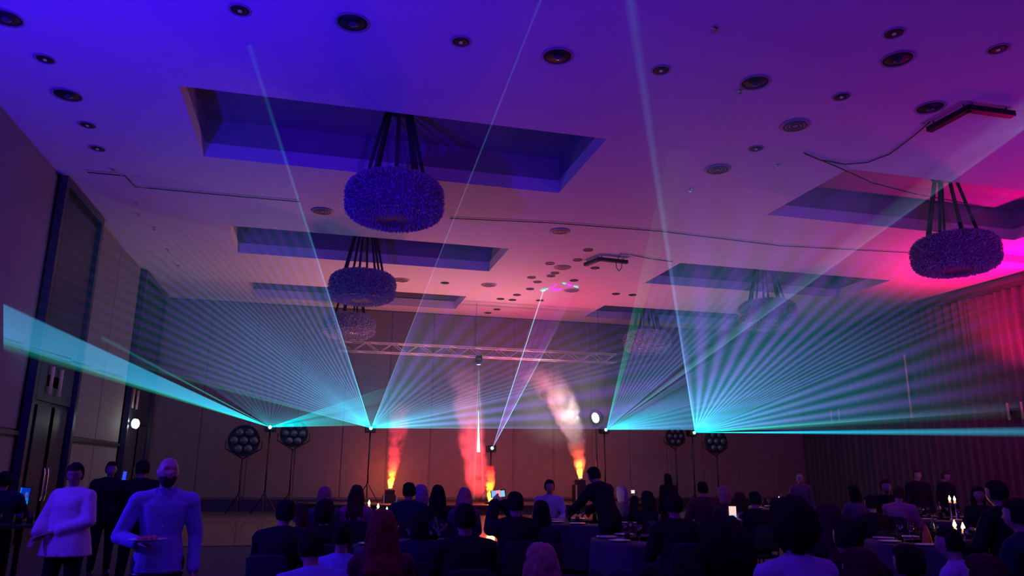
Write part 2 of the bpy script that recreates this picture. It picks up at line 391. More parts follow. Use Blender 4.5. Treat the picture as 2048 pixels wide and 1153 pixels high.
for i, (x, y) in enumerate(dots):
    place('dot', lambda: (lambda r: (MB().lathe([(0.15, 0), (0.155, -0.015), (0.12, -0.018), (0.11, -0.004), (0, -0.004)], n=14).build('ring', M_BLKP, r), r)[1])(empty('recessed_spot')),
          cz(x, y), 0, 'small dark recessed spot in the red-lit part of the ceiling', 'ceiling light', 'small recessed spots in the red glow')
for i, (x, y) in enumerate([(228, 340), (274, 406), (308, 455), (336, 499), (357, 531), (277, 428), (1380, 378), (1480, 180), (1430, 55), (1555, 330)]):
    place('spr', spr, cz(x, y), 0, 'tiny bright sprinkler head on the ceiling', 'sprinkler', 'tiny sprinkler heads on the ceiling')

def track(pts, label, drop):
    p3 = [Vector(cz(*p)) - Vector((0, 0, drop)) for p in pts]
    r = empty('ceiling_track', p3[1]); tag(r, label, 'ceiling track')
    for a, b in zip(p3[:-1], p3[1:]):
        d = b-a; MB().box(((a+b)/2-p3[1]), (d.length+0.08, 0.13, 0.10), math.atan2(d.y, d.x)).build('rail', M_BLACK, r)
        for t in (0.1, 0.9): MB().tube([a+d*t-p3[1], a+d*t-p3[1]+Vector((0, 0, drop))], 0.012, 6).build('hanger', M_BLACK, r)
    return r
track([(1172, 522), (1198, 511), (1252, 517)], 'black L-shaped track hung on the ceiling in the red glow', 0.12)
track([(1860, 246), (1935, 205), (2020, 217)], 'black L-shaped track hung on the ceiling at the upper right', 0.12)
def cable(pts, label, r=0.012, sag=0.0):
    P = []
    for i in range(len(pts)-1):
        for k in range(6 if i < len(pts)-2 else 7):
            t = k/6; P.append(pts[i].lerp(pts[i+1], t)-Vector((0, 0, 4*sag*t*(1-t))))
    return tag(MB().tube(P, r, 6).build('ceiling_cable', M_BLKP, smooth=True), label, 'cable')
C8 = lambda x, y: onz(x, y, ZC-0.03)
cable([C8(1608, 306), C8(1640, 320), C8(1690, 329), C8(1735, 325), C8(1780, 308), C8(1830, 270), C8(1860, 244)], 'thin dark cable looping to the upper right L-shaped track')
cable([C8(1610, 308), C8(1670, 332), C8(1745, 366), C8(1830, 388), C8(1960, 412)], 'thin dark cable running past the right drum lamp')
cable([C8(900, 437), C8(1100, 446), C8(1320, 463), C8(1560, 492), C8(1820, 506)], 'long thin dark cable across the middle of the ceiling')
cable([C8(175, 345), C8(250, 352), C8(270, 374), C8(440, 390), C8(600, 404)], 'thin dark cable across the ceiling above the left wall')
cable([C8(1236, 518), C8(1240, 508), C8(1262, 510), C8(1300, 518), C8(1345, 524)], 'thin dark cable leaving the L-shaped track in the red glow')
cable([onz(1232, 518, 7.88), ony(1233, 536, 20.1), ony(1238, 543, 20.15), ony(1243, 536, 20.1), onz(1244, 518, 7.88)], 'short dangling loop of cable under the L-shaped track')

# ------------------------------------------------------------------ drum pendant lamps
def drum(R=0.95, H=0.84):
    r = empty('drum_pendant')
    def prof(t):   # 0..1 around the section -> radius, z (rounded drum, hollow underneath)
        a = math.pi*(t-0.5); c, s = math.cos(a), math.sin(a)
        return R*(0.04+0.96*abs(c)**0.42), H/2*math.copysign(abs(s)**0.7, s)
    P = [(0.0, -H/2*0.9)] + [prof(t/14) for t in range(15)] + [(0.0, H/2*0.9)]
    MB().lathe(P, n=40).build('core', mat('drum_core', (0.13, 0.11, 0.16), 0.9), r, True)
    mb = MB()
    R_ = random.Random(3)
    for i in range(11000):
        t = R_.random(); a = R_.uniform(0, 2*math.pi); rr, z = prof(0.02+0.96*t); rr0, z0 = prof(max(0, 0.02+0.96*t-0.02)); rr1, z1 = prof(min(1, 0.04+0.96*t))
        n2 = Vector((z1-z0, 0, -(rr1-rr0))); n2 = Vector((abs(n2.x)+1e-4, 0, n2.z if abs(z) > 0.1 else 0)); n2.normalize()
        if z > 0: n2.z = abs(n2.z)
        else: n2.z = -abs(n2.z)
        out = Vector((n2.x*math.cos(a), n2.x*math.sin(a), n2.z)); base = Vector((rr*math.cos(a), rr*math.sin(a), z))
        rv = Vector((R_.gauss(0, 1), R_.gauss(0, 1), R_.gauss(0, 1))); d = (out*0.8+rv*0.35).normalized(); s = d.cross(rv).normalized()
        L, w = R_.uniform(0.035, 0.085), R_.uniform(0.006, 0.014)
        mb.add([base-s*w*0.5, base+s*w*0.5, base+d*L*0.7+s*w, base+d*L, base+d*L*0.7-s*w], [(0, 1, 2, 3, 4)])
    o = mb.build('shade_petals', mat('shade_petals', (0.42, 0.37, 0.48), 0.85), r); o['kind'] = 'stuff'
    mb = MB()
    for i in range(70):
        a = R_.uniform(0, 2*math.pi); q = R*R_.uniform(0.6, 1.03); mb.ell((q*math.cos(a), q*math.sin(a), -H*0.36+R_.uniform(-.1, .1)), (0.011, 0.011, 0.011), 6, 4)
    o = mb.build('crystal_beads', M_CHROME, r); o['kind'] = 'stuff'
    top = ZC+RH-6.86-0.02
    for k in range(8):
        a = 2*math.pi*(k+0.35)/8
        MB().tube([(R*0.64*math.cos(a), R*0.64*math.sin(a), H*0.42), (0.24*math.cos(a), 0.24*math.sin(a), top)], 0.036, 8).build('hanging_strap', mat('dark_strap', (0.03, 0.025, 0.04), 0.7), r, True)
    MB().lathe([(0.0, top-0.03), (0.27, top-0.03), (0.3, top-0.01), (0.3, top+0.015)], n=24).build('ceiling_rose', M_BLACK, r, True)
    MB().tube([(R*0.8*math.cos(a), R*0.8*math.sin(a), -H*0.44) for a in [2*math.pi*k/24 for k in range(25)]], 0.02, 6).build('bottom_ring', M_CHROME, r, True)
    return r
lamps = [((1.22, 14.2), 'large furry round drum pendant hanging nearest, left of centre'), ((1.05, 21.85), 'furry round drum pendant in the middle of the left row'), ((0.95, 28.3), 'pinkish-lit drum pendant farthest in the left row, above the truss end'),
         ((14.95, 14.2), 'large furry drum pendant at the right in magenta light'), ((14.7, 21.85), 'drum pendant behind the bright diagonal laser beam'), ((13.2, 28.3), 'farthest drum pendant on the right, beside the green laser edge')]
for (x, y), l in lamps: place("drum", drum, (x, y, 6.84), x, l, 'pendant lamp')

# ------------------------------------------------------------------ truss
def truss():
    x0, x1, y, zt, zb, dp = 0.6, 11.6, 28.0, 6.2, 5.85, 0.36
    r = empty('lighting_truss', ((x0+x1)/2, y, zb)); tag(r, 'long aluminium lattice truss hanging above the stage, lit red', 'truss')
    L = x1-x0
    for yy in (-dp/2, dp/2):
        for z in (0, zt-zb):
            MB().tube([(-L/2, yy, z), (L/2, yy, z)], 0.026, 10).build('chord', M_ALU, r, True)
    n = 22; w = L/n
    up = MB().tube([(0, 0, 0), (w, 0, zt-zb)], 0.012, 6).mesh('brace', M_ALU); dn = MB().tube([(0, 0, zt-zb), (w, 0, 0)], 0.012, 6).mesh('brace', M_ALU)
    for yy in (-dp/2, dp/2):
        for i in range(n):
            o = bpy.data.objects.new('brace', up if i % 2 else dn); COL.objects.link(o); o.parent = r; o.location = (-L/2+i*w, yy, 0)
    cr = MB().tube([(0, -dp/2, 0), (w, dp/2, 0)], 0.012, 6).mesh('brace', M_ALU)
    for i in range(n):
        o = bpy.data.objects.new('brace', cr); COL.objects.link(o); o.parent = r; o.location = (-L/2+i*w, 0, 0 if i % 2 else zt-zb)
    for x in (-4.8, -0.3, 4.8): MB().tube([(x, 0, zt-zb), (x, 0, ZC-zb-0.02)], 0.008, 6).build('suspension_cable', M_BLACK, r)
truss()

# ------------------------------------------------------------------ laser projectors, stands, beams
def stand_tripod(r, h, base_m=M_BLACK):
    MB().tube([(0, 0, 0.25), (0, 0, h)], 0.03, 8).build('pole', base_m, r, True)
    for k in range(3):
        a = 2*math.pi*k/3+0.5
        MB().tube([(0, 0, 0.75), (0.5*math.cos(a), 0.5*math.sin(a), 0.02)], 0.018, 6).build('leg', base_m, r)
def projector(px, py, label, Y=28.0):
    p = ony(px, py, Y); r = empty('laser_projector', (p.x, Y+0.25, 0))
    tag(r, label, 'laser projector')
    zb = floor_z(p.x, Y+0.25); r.location.z = zb; h = p.z-zb
    stand_tripod(r, h-0.12)
    MB().box((0, 0.02, h), (0.34, 0.42, 0.22)).build('body', M_BLKP, r)
    MB().box((0, 0.02, h-0.14), (0.4, 0.06, 0.03)).box((-0.19, 0.02, h-0.04), (0.02, 0.06, 0.22)).box((0.19, 0.02, h-0.04), (0.02, 0.06, 0.22)).build('yoke', M_BLACK, r)
    MB().lathe([(0, 0), (0.055, 0), (0.045, 0.02), (0, 0.02)], n=16).build('lens', emis('laser_aperture', (0.35, 1.0, 1.0), 14), r).matrix_local = Matrix.Translation((0, -0.19, h)) @ Matrix.Rotation(math.pi/2, 4, 'X')
    return p
def floor_z(x, y):
    return STZ if ((x-6.6)/7.2)**2+((y-30.38)/3.1)**2 < 0.93 else 0.0
E1 = projector(540, 855, 'leftmost laser projector on a black stand, throwing cyan beams')
E2 = projector(742, 857, 'laser projector on a stand, second from the left')
E3 = projector(1213, 860, 'laser projector on a stand, just right of the white lamp')
E4 = projector(1390, 866, 'rightmost laser projector on a black stand')
E5 = projector(985, 897, 'laser projector behind the middle flame, drawing on the ceiling', 28.4)

def beam_mat(name, ramp, stripes=0.0, N=30, N2=0, R0=2.5, R1=30.0, gain=1.0, cols=((0.0, 0.60, 0.66), (0.015, 0.20, 0.60), (0.22, 0.07, 0.62), (0.0, 0.15, 0.07)), fall=1.0, bow=0.0, cnear=1.5, tip=False):
    """ramp: [(u, intensity, whiteness-of-own-colour index)]; u = place across the fan, v = distance from the aperture in metres/40.
    scattered laser light thins out as 1/distance, colour alternates between beams (scanner colours)."""
    m = bpy.data.materials.new(name); m.use_nodes = True; nt = m.node_tree; nt.nodes.clear(); L = nt.links.new
    def nd(t, **k):
        n = nt.nodes.new(t)
        for a, b in k.items(): setattr(n, a, b)
        return n
    def mth(op, a, b=None, c=None, clamp=False):
        n = nd('ShaderNodeMath', operation=op, use_clamp=clamp)
        for i, v in enumerate((a, b, c)):
            if v is None: continue
            if isinstance(v, (int, float)): n.inputs[i].default_value = v
            else: L(v, n.inputs[i])
        return n.outputs[0]
    uv = nd('ShaderNodeUVMap'); uv.uv_map = 'UVMap'; sp = nd('ShaderNodeSeparateXYZ'); L(uv.outputs[0], sp.inputs[0])
    u = sp.outputs[0]; r = mth('MULTIPLY', sp.outputs[1], 40.0)
    cr = nd('ShaderNodeValToRGB'); L(u, cr.inputs[0]); el = cr.color_ramp.elements
    while len(el) > 1: el.remove(el[0])
    el[0].position = ramp[0][0]; el[0].color = (*[ramp[0][1]]*3, 1)
    for q in ramp[1:]:
        e = el.new(q[0]); e.color = (*[q[1]]*3, 1)
    prof = nd('ShaderNodeSeparateColor'); L(cr.outputs[0], prof.inputs[0]); I = prof.outputs[0]
    fr = nd('ShaderNodeMath', operation='DIVIDE'); fr.inputs[0].default_value = R0; L(mth('ADD', r, R0), fr.inputs[1])
    fa = mth('POWER', fr.outputs[0], fall)
    end = mth('POWER', mth('SUBTRACT', 1.0, mth('DIVIDE', r, R1), clamp=True), 1.3)
    I = mth('MULTIPLY', mth('MULTIPLY', I, fa), end)
    I = mth('MULTIPLY', I, gain)
    I = mth('MULTIPLY', I, mth('MULTIPLY_ADD', mth('POWER', fr.outputs[0], 3.0), 1.3, 0.85))
    if tip:
        u2 = nd('ShaderNodeUVMap'); u2.uv_map = 'Reach'; s2_ = nd('ShaderNodeSeparateXYZ'); L(u2.outputs[0], s2_.inputs[0])
        I = mth('MULTIPLY', I, mth('MULTIPLY', mth('SUBTRACT', 1.0, s2_.outputs[0]), 2.0, clamp=True))
    s1 = mth('SINE', mth('MULTIPLY', mth('MULTIPLY_ADD', sp.outputs[1], bow, u), 2*math.pi*N))
    if N2:
        s2 = mth('SINE', mth('ADD', mth('MULTIPLY', u, 2*math.pi*N2), 1.0)); s1 = mth('MULTIPLY', mth('ADD', s1, s2), 0.6)
    s = mth('MULTIPLY_ADD', s1, mth('MULTIPLY', mth('MULTIPLY', fr.outputs[0], 5.0, clamp=True), 0.5), 0.5, clamp=True)
    # colour: cyan near the aperture -> blue -> alternating violet / green beams
    alt = nd('ShaderNodeMix', data_type='RGBA'); L(s, alt.inputs['Factor']); alt.inputs['A'].default_value = (*cols[3], 1); alt.inputs['B'].default_value = (*cols[2], 1)
    midn = nd('ShaderNodeMix', data_type='RGBA'); L(mth('POWER', fr.outputs[0], 1.4), midn.inputs['Factor']); L(alt.outputs['Result'], midn.inputs['A']); midn.inputs['B'].default_value = (*cols[1], 1)
    midn.inputs['Factor'].default_value = 0.5
    near = nd('ShaderNodeMix', data_type='RGBA'); L(mth('POWER', fr.outputs[0], cnear), near.inputs['Factor']); L(midn.outputs['Result'], near.inputs['A']); near.inputs['B'].default_value = (*cols[0], 1)
    # colour on bright boundary beams: cyan-green
    sd = mth('MULTIPLY', mth('MULTIPLY', fr.outputs[0], 3.2, clamp=True), stripes); stn = mth('SUBTRACT', mth('MULTIPLY_ADD', sd, s, 1.0), sd)
    I2 = mth('MULTIPLY', I, stn)
    em = nd('ShaderNodeEmission'); L(near.outputs['Result'], em.inputs[0]); L(I2, em.inputs[1])
    tr = nd('ShaderNodeBsdfTransparent'); ad = nd('ShaderNodeAddShader'); L(em.outputs[0], ad.inputs[0]); L(tr.outputs[0], ad.inputs[1])
    o = nd('ShaderNodeOutputMaterial'); L(ad.outputs[0], o.inputs[0])
    m.cycles.emission_sampling = 'NONE'
    return m
def fan(E, ctrl, m, label, nu=None, nr=10, name='laser_fan', frac=1.0):
    """a thin sheet of beams from the aperture E to the room surfaces seen at the given picture points"""
    ctrl3 = [hit(*c) if len(c) == 2 else Vector(c) for c in ctrl]
    dirs = [(c-E) for c in ctrl3]
    cum = [0.0]
    for a, b in zip(dirs[:-1], dirs[1:]): cum.append(cum[-1]+a.angle(b))
    T = cum[-1]; nu = nu or max(6, int(math.degrees(T)/1.2)); vs, uvs = [], []
    for i in range(nu+1):
        u = i/nu; s = u*T; k = min(len(cum)-2, max(j for j in range(len(cum)) if cum[j] <= s+1e-9)); t = (s-cum[k])/(cum[k+1]-cum[k])
        end = dirs[k].lerp(dirs[k+1], t)
        for j in range(nr+1):
            q = (j/nr)**1.7; q = 0.004+0.996*q
            vs.append(E+end*q*frac); uvs.append((u, end.length*q*frac/40.0))
    fs = [(i*(nr+1)+j, (i+1)*(nr+1)+j, (i+1)*(nr+1)+j+1, i*(nr+1)+j+1) for i in range(nu) for j in range(nr)]
    me = bpy.data.meshes.new(name); me.from_pydata([tuple(v-E) for v in vs], [], fs); ul = me.uv_layers.new(name='UVMap')
    u2 = me.uv_layers.new(name='Reach')
    for lp in me.loops:
        ul.data[lp.index].uv = uvs[lp.vertex_index]; u2.data[lp.index].uv = (((lp.vertex_index % (nr+1))/nr)**1.7, 0)
    me.materials.append(m); o = bpy.data.objects.new(name, me); COL.objects.link(o); o.location = E
    tag(o, label, 'laser beam'); return o
GRN = (0.0, 0.42, 0.22); CYN = (0.0, 0.60, 0.66)
mB1 = beam_mat('fan_left_big', [(0, 1.0), (0.12, .85), (0.3, .75), (0.55, .85), (0.85, 0.85), (1.0, 0.8)], 0.6, 30, 0, 2.2, 27, 3.6, tip=True, cnear=1.3)
fan(E2, [(500, 90), (380, 130), (250, 210), (130, 345), (60, 440), (0, 540), (-60, 600), (-110, 632)], mB1, 'huge laser fan spreading up left from the second projector')
edge = lambda nm, g, c=(0.0, 0.75, 0.45), R0=5.0, R1=34, far=None, near=(0, 0.85, 0.62): beam_mat(nm, [(0, 0), (0.5, 1), (1, 0)], 0, 1, 0, R0, R1, g*3.6, (near, c, far or (c[0]+0.04, c[1]*0.45, c[2]*0.8), far or (c[0]+0.04, c[1]*0.45, c[2]*0.8)), 1.35)
def line_fan(E, p, half, m, label, name='laser_beam'):
    c = hit(*p); d = (c-E); vd = (E-CAM).cross(d).normalized(); w = d.length*math.tan(math.radians(half))
    ax = d.cross(vd).normalized()
    return fan(E, [tuple(c+ax*w), tuple(c-ax*w)], m, label, nu=4, nr=8, name=name)
def strip_fan(E, a, b, m, label, name='laser_beam'): return fan(E, [a, b], m, label, nu=8, nr=10, name=name)
strip_fan(E2, (492, 92), (504, 88), edge('beam_edge_b1', 1.9, R0=4.5, R1=21, far=(0.06, 0.22, 0.45)), 'bright green-cyan laser line slanting up left from the second projector')
strip_fan(E2, (-110, 615), (-110, 645), edge('beam_edge_b1low', 0.42, (0, 0.5, 0.2), 4, 19), 'dim green lower border of the big left laser fan')
fan(E2, [(1083, 0), (1350, 60), (1650, 180), (1900, 330), (2048, 560), (2048, 700), (2048, 800), (2048, 862)],
    beam_mat('fan_mid', [(0, .75), (0.1, .6), (0.25, .4), (0.5, .45), (0.75, 0.8), (1.0, 1.0)], 0.5, 17, 0, 2.2, 20, 3.6, bow=0.06, tip=True, cnear=1.4), 'laser fan spreading right from the second projector over the stage')
strip_fan(E2, (1078, 0), (1085, 0), edge('beam_edge_b2', 1.7, R0=4.5, R1=27, far=(0.14, 0.14, 0.42)), 'bright green laser line slanting up right from the second projector')
fan(E2, [(560, 100), (700, 60), (850, 40), (1000, 20)], beam_mat('fan_wedge', [(0, .3), (0.5, .25), (1, .3)], 0.2, 4, 0, 1.5, 10, 1.5, (CYN, (0.03, 0.1, 0.6), (0.05, 0.06, 0.4), (0.0, 0.2, 0.12))), 'faint blue wedge of light straight above the second projector')
# projector 1
mA = beam_mat('beam_wide', [(0, 0.0), (0.06, .75), (0.5, .85), (0.8, .95), (0.93, 0.6), (1, 0)], 0, 1, 0, 9.0, 60, 1.55, ((0, 0.65, 0.85), (0.0, 0.42, 0.66), (0.09, 0.34, 0.75), (0.09, 0.34, 0.75)), 0.9, cnear=2.5)
strip_fan(E1, (0, 603), (0, 688), mA, 'broad bright cyan laser beam crossing the left wall')
strip_fan(E1, (0, 668), (0, 700), edge('beam_green_fringe', 0.5, (0, 0.5, 0.18), 7, 45), 'green lower fringe of the broad cyan beam')
strip_fan(E1, (200, 668), (200, 680), edge('beam_thin_extra', 0.35, (0, 0.6, 0.5), 4, 14), 'thin cyan laser line just above the broad left beam')
fan(E1, [(0, 498), (60, 330), (250, 120), (500, 20), (800, 60), (1050, 330), (1500, 520)], beam_mat('fan_e1', [(0, .5), (0.08, .45), (0.6, .35), (0.8, .35), (1, .5)], 0.6, 21, 0, 1.4, 12, 2.0, (CYN, (0.03, 0.16, 0.5), (0.13, 0.07, 0.5), (0, 0.2, 0.09)), tip=True), 'narrow-striped laser fan rising from the leftmost projector')
fan(E1, [(1500, 520), (1500, 700), (1500, 800), (1500, 838)], beam_mat('fan_e1r', [(0, .9), (0.4, .9), (0.55, .4), (0.8, .8), (1, 1)], 0.2, 5, 0, 2.0, 6.5, 2.2, (CYN, (0.0, 0.55, 0.6), (0.02, 0.3, 0.6), (0, 0.4, 0.35))), 'flat teal laser sheet from the leftmost projector towards the second')
# projector 3
fan(E3, [(1336, 300), (1390, 300)], beam_mat('fan_c_green', [(0, .9), (0.3, .7), (0.8, .65), (1, .1)], 0, 1, 0, 4, 18, 2.2, (CYN, (0.0, 0.42, 0.16), (0.03, 0.25, 0.10), (0.03, 0.25, 0.10))), 'flat green laser band rising from the third projector')
fan(E3, [(1400, 280), (1500, 240), (1640, 210), (1800, 200), (2000, 200)], beam_mat('fan_c_up', [(0, .5), (0.6, .7), (1, .9)], 0.7, 11, 0, 2.6, 23, 3.2, ((0.02, 0.4, 0.65), (0.04, 0.2, 0.62), (0.19, 0.08, 0.6), (0.0, 0.12, 0.08)), tip=True), 'violet striped laser fan between the green band and the diagonal beam')
strip_fan(E3, (2048, 190), (2048, 262), beam_mat('beam_diag', [(0, 0.0), (0.25, .35), (0.75, .6), (0.93, 1.0), (1, 0)], 0, 1, 0, 7.0, 60, 1.0, (CYN, (0.04, 0.55, 0.6), (0.28, 0.3, 0.62), (0.28, 0.3, 0.62)), 1.15, cnear=2.0), 'broad pale diagonal laser beam rising to the right edge')
fan(E3, [(2048, 300), (2048, 450), (2048, 600), (2048, 720), (2048, 800), (2048, 862)], beam_mat('fan_c_low', [(0, .7), (0.15, .2), (0.3, .55), (0.6, .7), (1, 1)], 0.35, 16, 0, 2.6, 13, 2.9, (CYN, (0.03, 0.2, 0.6), (0.06, 0.1, 0.5), (0.0, 0.14, 0.14))), 'blue laser fan low beside the third projector')
strip_fan(E3, (2048, 362), (2048, 372), edge('beam_c_thin', 0.28, (0.2, 0.3, 0.5), 4, 22), 'thin pale laser line under the broad diagonal beam')
# projector 4
fan(E4, [(1250, 0), (1400, 20), (1560, 60), (1720, 150), (1900, 250), (2100, 400), (2130, 560), (2130, 680), (2130, 760), (2130, 815)],
    beam_mat('fan_d', [(0, 1.0), (0.2, 1.0), (0.35, .75), (0.5, .55), (0.75, .5), (1, .6)], 0.6, 21, 0, 2.6, 36, 3.9, bow=0.06, tip=True, cnear=1.3), 'huge violet-striped laser fan from the rightmost projector')
strip_fan(E4, (1246, 0), (1275, 0), edge('beam_edge_d', 1.15, (0.0, 0.65, 0.5), 4.5, 36, far=(0.06, 0.16, 0.42)), 'tall bright cyan laser line rising from the rightmost projector')
strip_fan(E4, (2048, 800), (2048, 838), edge('beam_d_green', 0.42, (0, 0.45, 0.12), 5, 16), 'green lower border of the rightmost laser fan')
strip_fan(E4, (2120, 852), (2120, 876), edge('beam_d_flat', 0.8, (0.0, 0.42, 0.66), 8, 34, near=(0, 0.6, 0.8), far=(0.05, 0.25, 0.55)), 'flat cyan laser line running right from the rightmost projector')
# projector 5: drawing on the ceiling
PAT = [(1082, 582), (1092, 578), (1104, 572), (1112, 566), (1122, 565), (1133, 570), (1145, 574), (1155, 576)]
fan(E5, PAT, beam_mat('fan_e5', [(0, .5), (0.05, .2), (0.2, .45), (0.55, .3), (0.85, .5), (0.95, .75), (1, .8)], 0.4, 4, 0, 6, 11, 1.6, ((0.3, 0.1, 0.5), (0.35, 0.03, 0.5), (0.55, 0.03, 0.55), (0.2, 0.12, 0.4))), 'narrow magenta laser sheet leaning right above the middle flame')
strip_fan(E5, (1086, 580), (1089, 580), edge('beam_e5_l', 0.8, (0.4, 0.45, 0.7), 9, 30), 'thin white laser line reaching the coloured drawing on the ceiling')
strip_fan(E5, (1154, 576), (1160, 576), edge('beam_e5_r', 1.1, (0.35, 0.5, 0.65), 5, 6.2), 'short white-cyan laser line on the right of the magenta sheet')
def pattern():
    r = empty('laser_drawing', cz(1120, 574, ZC-0.03)); tag(r, 'small magenta and green laser drawing on the ceiling', 'laser drawing')
    M = emis('laser_magenta', (0.9, 0.05, 1.0), 1.3); G = emis('laser_green', (0.1, 1.0, 0.6), 1.6)
    o = Vector(r.location)
    for pts, m in (([(1100, 579), (1112, 569)], M), ([(1104, 581), (1122, 578), (1120, 581), (1105, 582), (1104, 581)], M), ([(1134, 568), (1143, 571), (1144, 573), (1135, 571)], M),
                   ([(1082, 582), (1095, 578)], G), ([(1126, 567), (1131, 568)], G), ([(1148, 573), (1156, 575)], G), ([(1084, 582), (1090, 581)], emis('laser_white', (0.7, 1, 1), 6))):
        MB().tube([onz(x, y, ZC-0.03)-o for x, y in pts], 0.022, 6).build('light_stroke', m, r)
pattern()

# round multi-lamp lights on stands
def cluster(px, py, label, Y, R=0.5):
    p = ony(px, py, Y); zb = floor_z(p.x, Y); r = empty('stage_light', (p.x, Y, zb)); h = p.z-zb
    tag(r, label, 'stage light'); stand_tripod(r, h-R-0.05)
    MB().tube([(0, 0.08, h-R-0.08), (-R-0.06, 0.08, h-R*0.5), (-R-0.06, 0.08, h)], 0.02, 6).tube([(0, 0.08, h-R-0.08), (R+0.06, 0.08, h-R*0.5), (R+0.06, 0.08, h)], 0.02, 6).build('yoke', M_BLACK, r)
    MB().lathe([(0, 0.14), (R*0.8, 0.14), (R, 0.05), (R, -0.05), (R*0.93, -0.05), (R*0.93, 0.02), (0, 0.02)], n=28).build('housing', M_BLKP, r).matrix_local = Matrix.Translation((0, 0, h)) @ Matrix.Rotation(-math.pi/2, 4, 'X')
    for k in range(7):
        a = 2*math.pi*k/6; q = 0 if k == 6 else R*0.6
        b = MB().lathe([(R*0.24, 0.04), (R*0.26, 0.0), (R*0.2, -0.01), (0, 0.03)], n=14).build('lamp', mat('lamp_reflector', (0.10, 0.09, 0.12), 0.4, metal=0.5), r, True)
        b.matrix_local = Matrix.Translation((q*math.cos(a), -0.06, h+q*math.sin(a))) @ Matrix.Rotation(-math.pi/2, 4, 'X') @ Matrix.Rotation(math.pi, 4, 'X')
cluster(488, 882, 'round seven-lamp stage light left of the leftmost projector', 28.2, 0.55)
cluster(588, 868, 'round seven-lamp stage light right of the leftmost projector', 28.6, 0.5)
cluster(1350, 874, 'round seven-lamp stage light left of the rightmost projector', 28.6, 0.42)
cluster(1432, 884, 'round seven-lamp stage light right of the rightmost projector', 28.2, 0.5)

# white lamp beside the smoke
def white_lamp():
    p = ony(1192, 836, 28.0); zb = floor_z(p.x, 28.0); h = p.z-zb
    r = empty('white_stage_lamp', (p.x, 28.0, zb)); tag(r, 'dazzling white round lamp on a stand beside the white smoke', 'stage lamp')
    stand_tripod(r, h-0.42)
    M = Matrix.Translation((0, 0, h)) @ Matrix.Rotation(math.radians(-14), 4, 'Y') @ Matrix.Rotation(math.radians(22), 4, 'Z') @ Matrix.Rotation(-math.pi/2, 4, 'Y')
    MB().lathe([(0, -0.25), (0.2, -0.22), (0.34, 0.0), (0.35, 0.03), (0.31, 0.03)], n=26).build('housing', M_BLKP, r, True).matrix_local = M
    MB().lathe([(0.31, 0.015), (0.2, 0.03), (0, 0.035)], n=26).build('lens', emis('white_lamp_face', (1, 1, 0.9), 9), r, True).matrix_local = M
    MB().tube([(0, 0, h-0.45), (0, 0.34, h-0.3), (0, 0.36, h)], 0.02, 6).build('yoke', M_BLACK, r)
    light('SPOT', 'white_lamp_light', (p.x-0.3, 27.9, p.z+0.02), (1, 0.98, 0.9), 500, (p.x-1.6, 27.6, p.z+0.4), 0.12, 110)
white_lamp()

# moving head on the truss with narrow beams down
def moving_head():
    p = ony(958, 697, 27.8); r = empty('moving_head_light', (p.x, 27.8, 5.82)); tag(r, 'small moving-head spotlight clamped under the truss', 'stage light')
    MB().box((0, 0, 0.0), (0.22, 0.2, 0.08)).build('base', M_BLKP, r)
    MB().box((-0.11, 0, -0.12), (0.025, 0.1, 0.2)).box((0.11, 0, -0.12), (0.025, 0.1, 0.2)).build('yoke', M_BLACK, r)
    MB().lathe([(0.0, 0.1), (0.07, 0.08), (0.085, -0.06), (0.07, -0.1)], (0, 0, -0.2), n=14).build('head', M_BLKP, r, True)
    MB().lathe([(0.07, 0.0), (0, -0.01)], (0, 0, -0.3), n=14).build('lens', emis('head_lens', (0.8, 0.85, 1), 5), r)
    bm = edge('beam_head', 0.16, (0.35, 0.35, 0.7), 4, 12)
    e = Vector((p.x, 27.8, 5.5))
    for a, b in ((948, 'left one of the two faint'), (967, 'right one of the two faint')):
        fan(e, [tuple(ony(a-3, 1000, 27.6)), tuple(ony(a+3, 1000, 27.6))], bm, '%s beams falling from the truss spotlight' % b, nu=4, nr=6, name='light_beam')
    e2 = ony(957, 820, 28.3)
    fan(e2, [tuple(ony(953, 905, 28.3)), tuple(ony(961, 905, 28.3))], edge('beam_streak', 1.1, (0.45, 0.55, 0.7), 6, 30), 'short bright white streak of light in the middle smoke', nu=4, nr=6, name='light_beam')
moving_head()

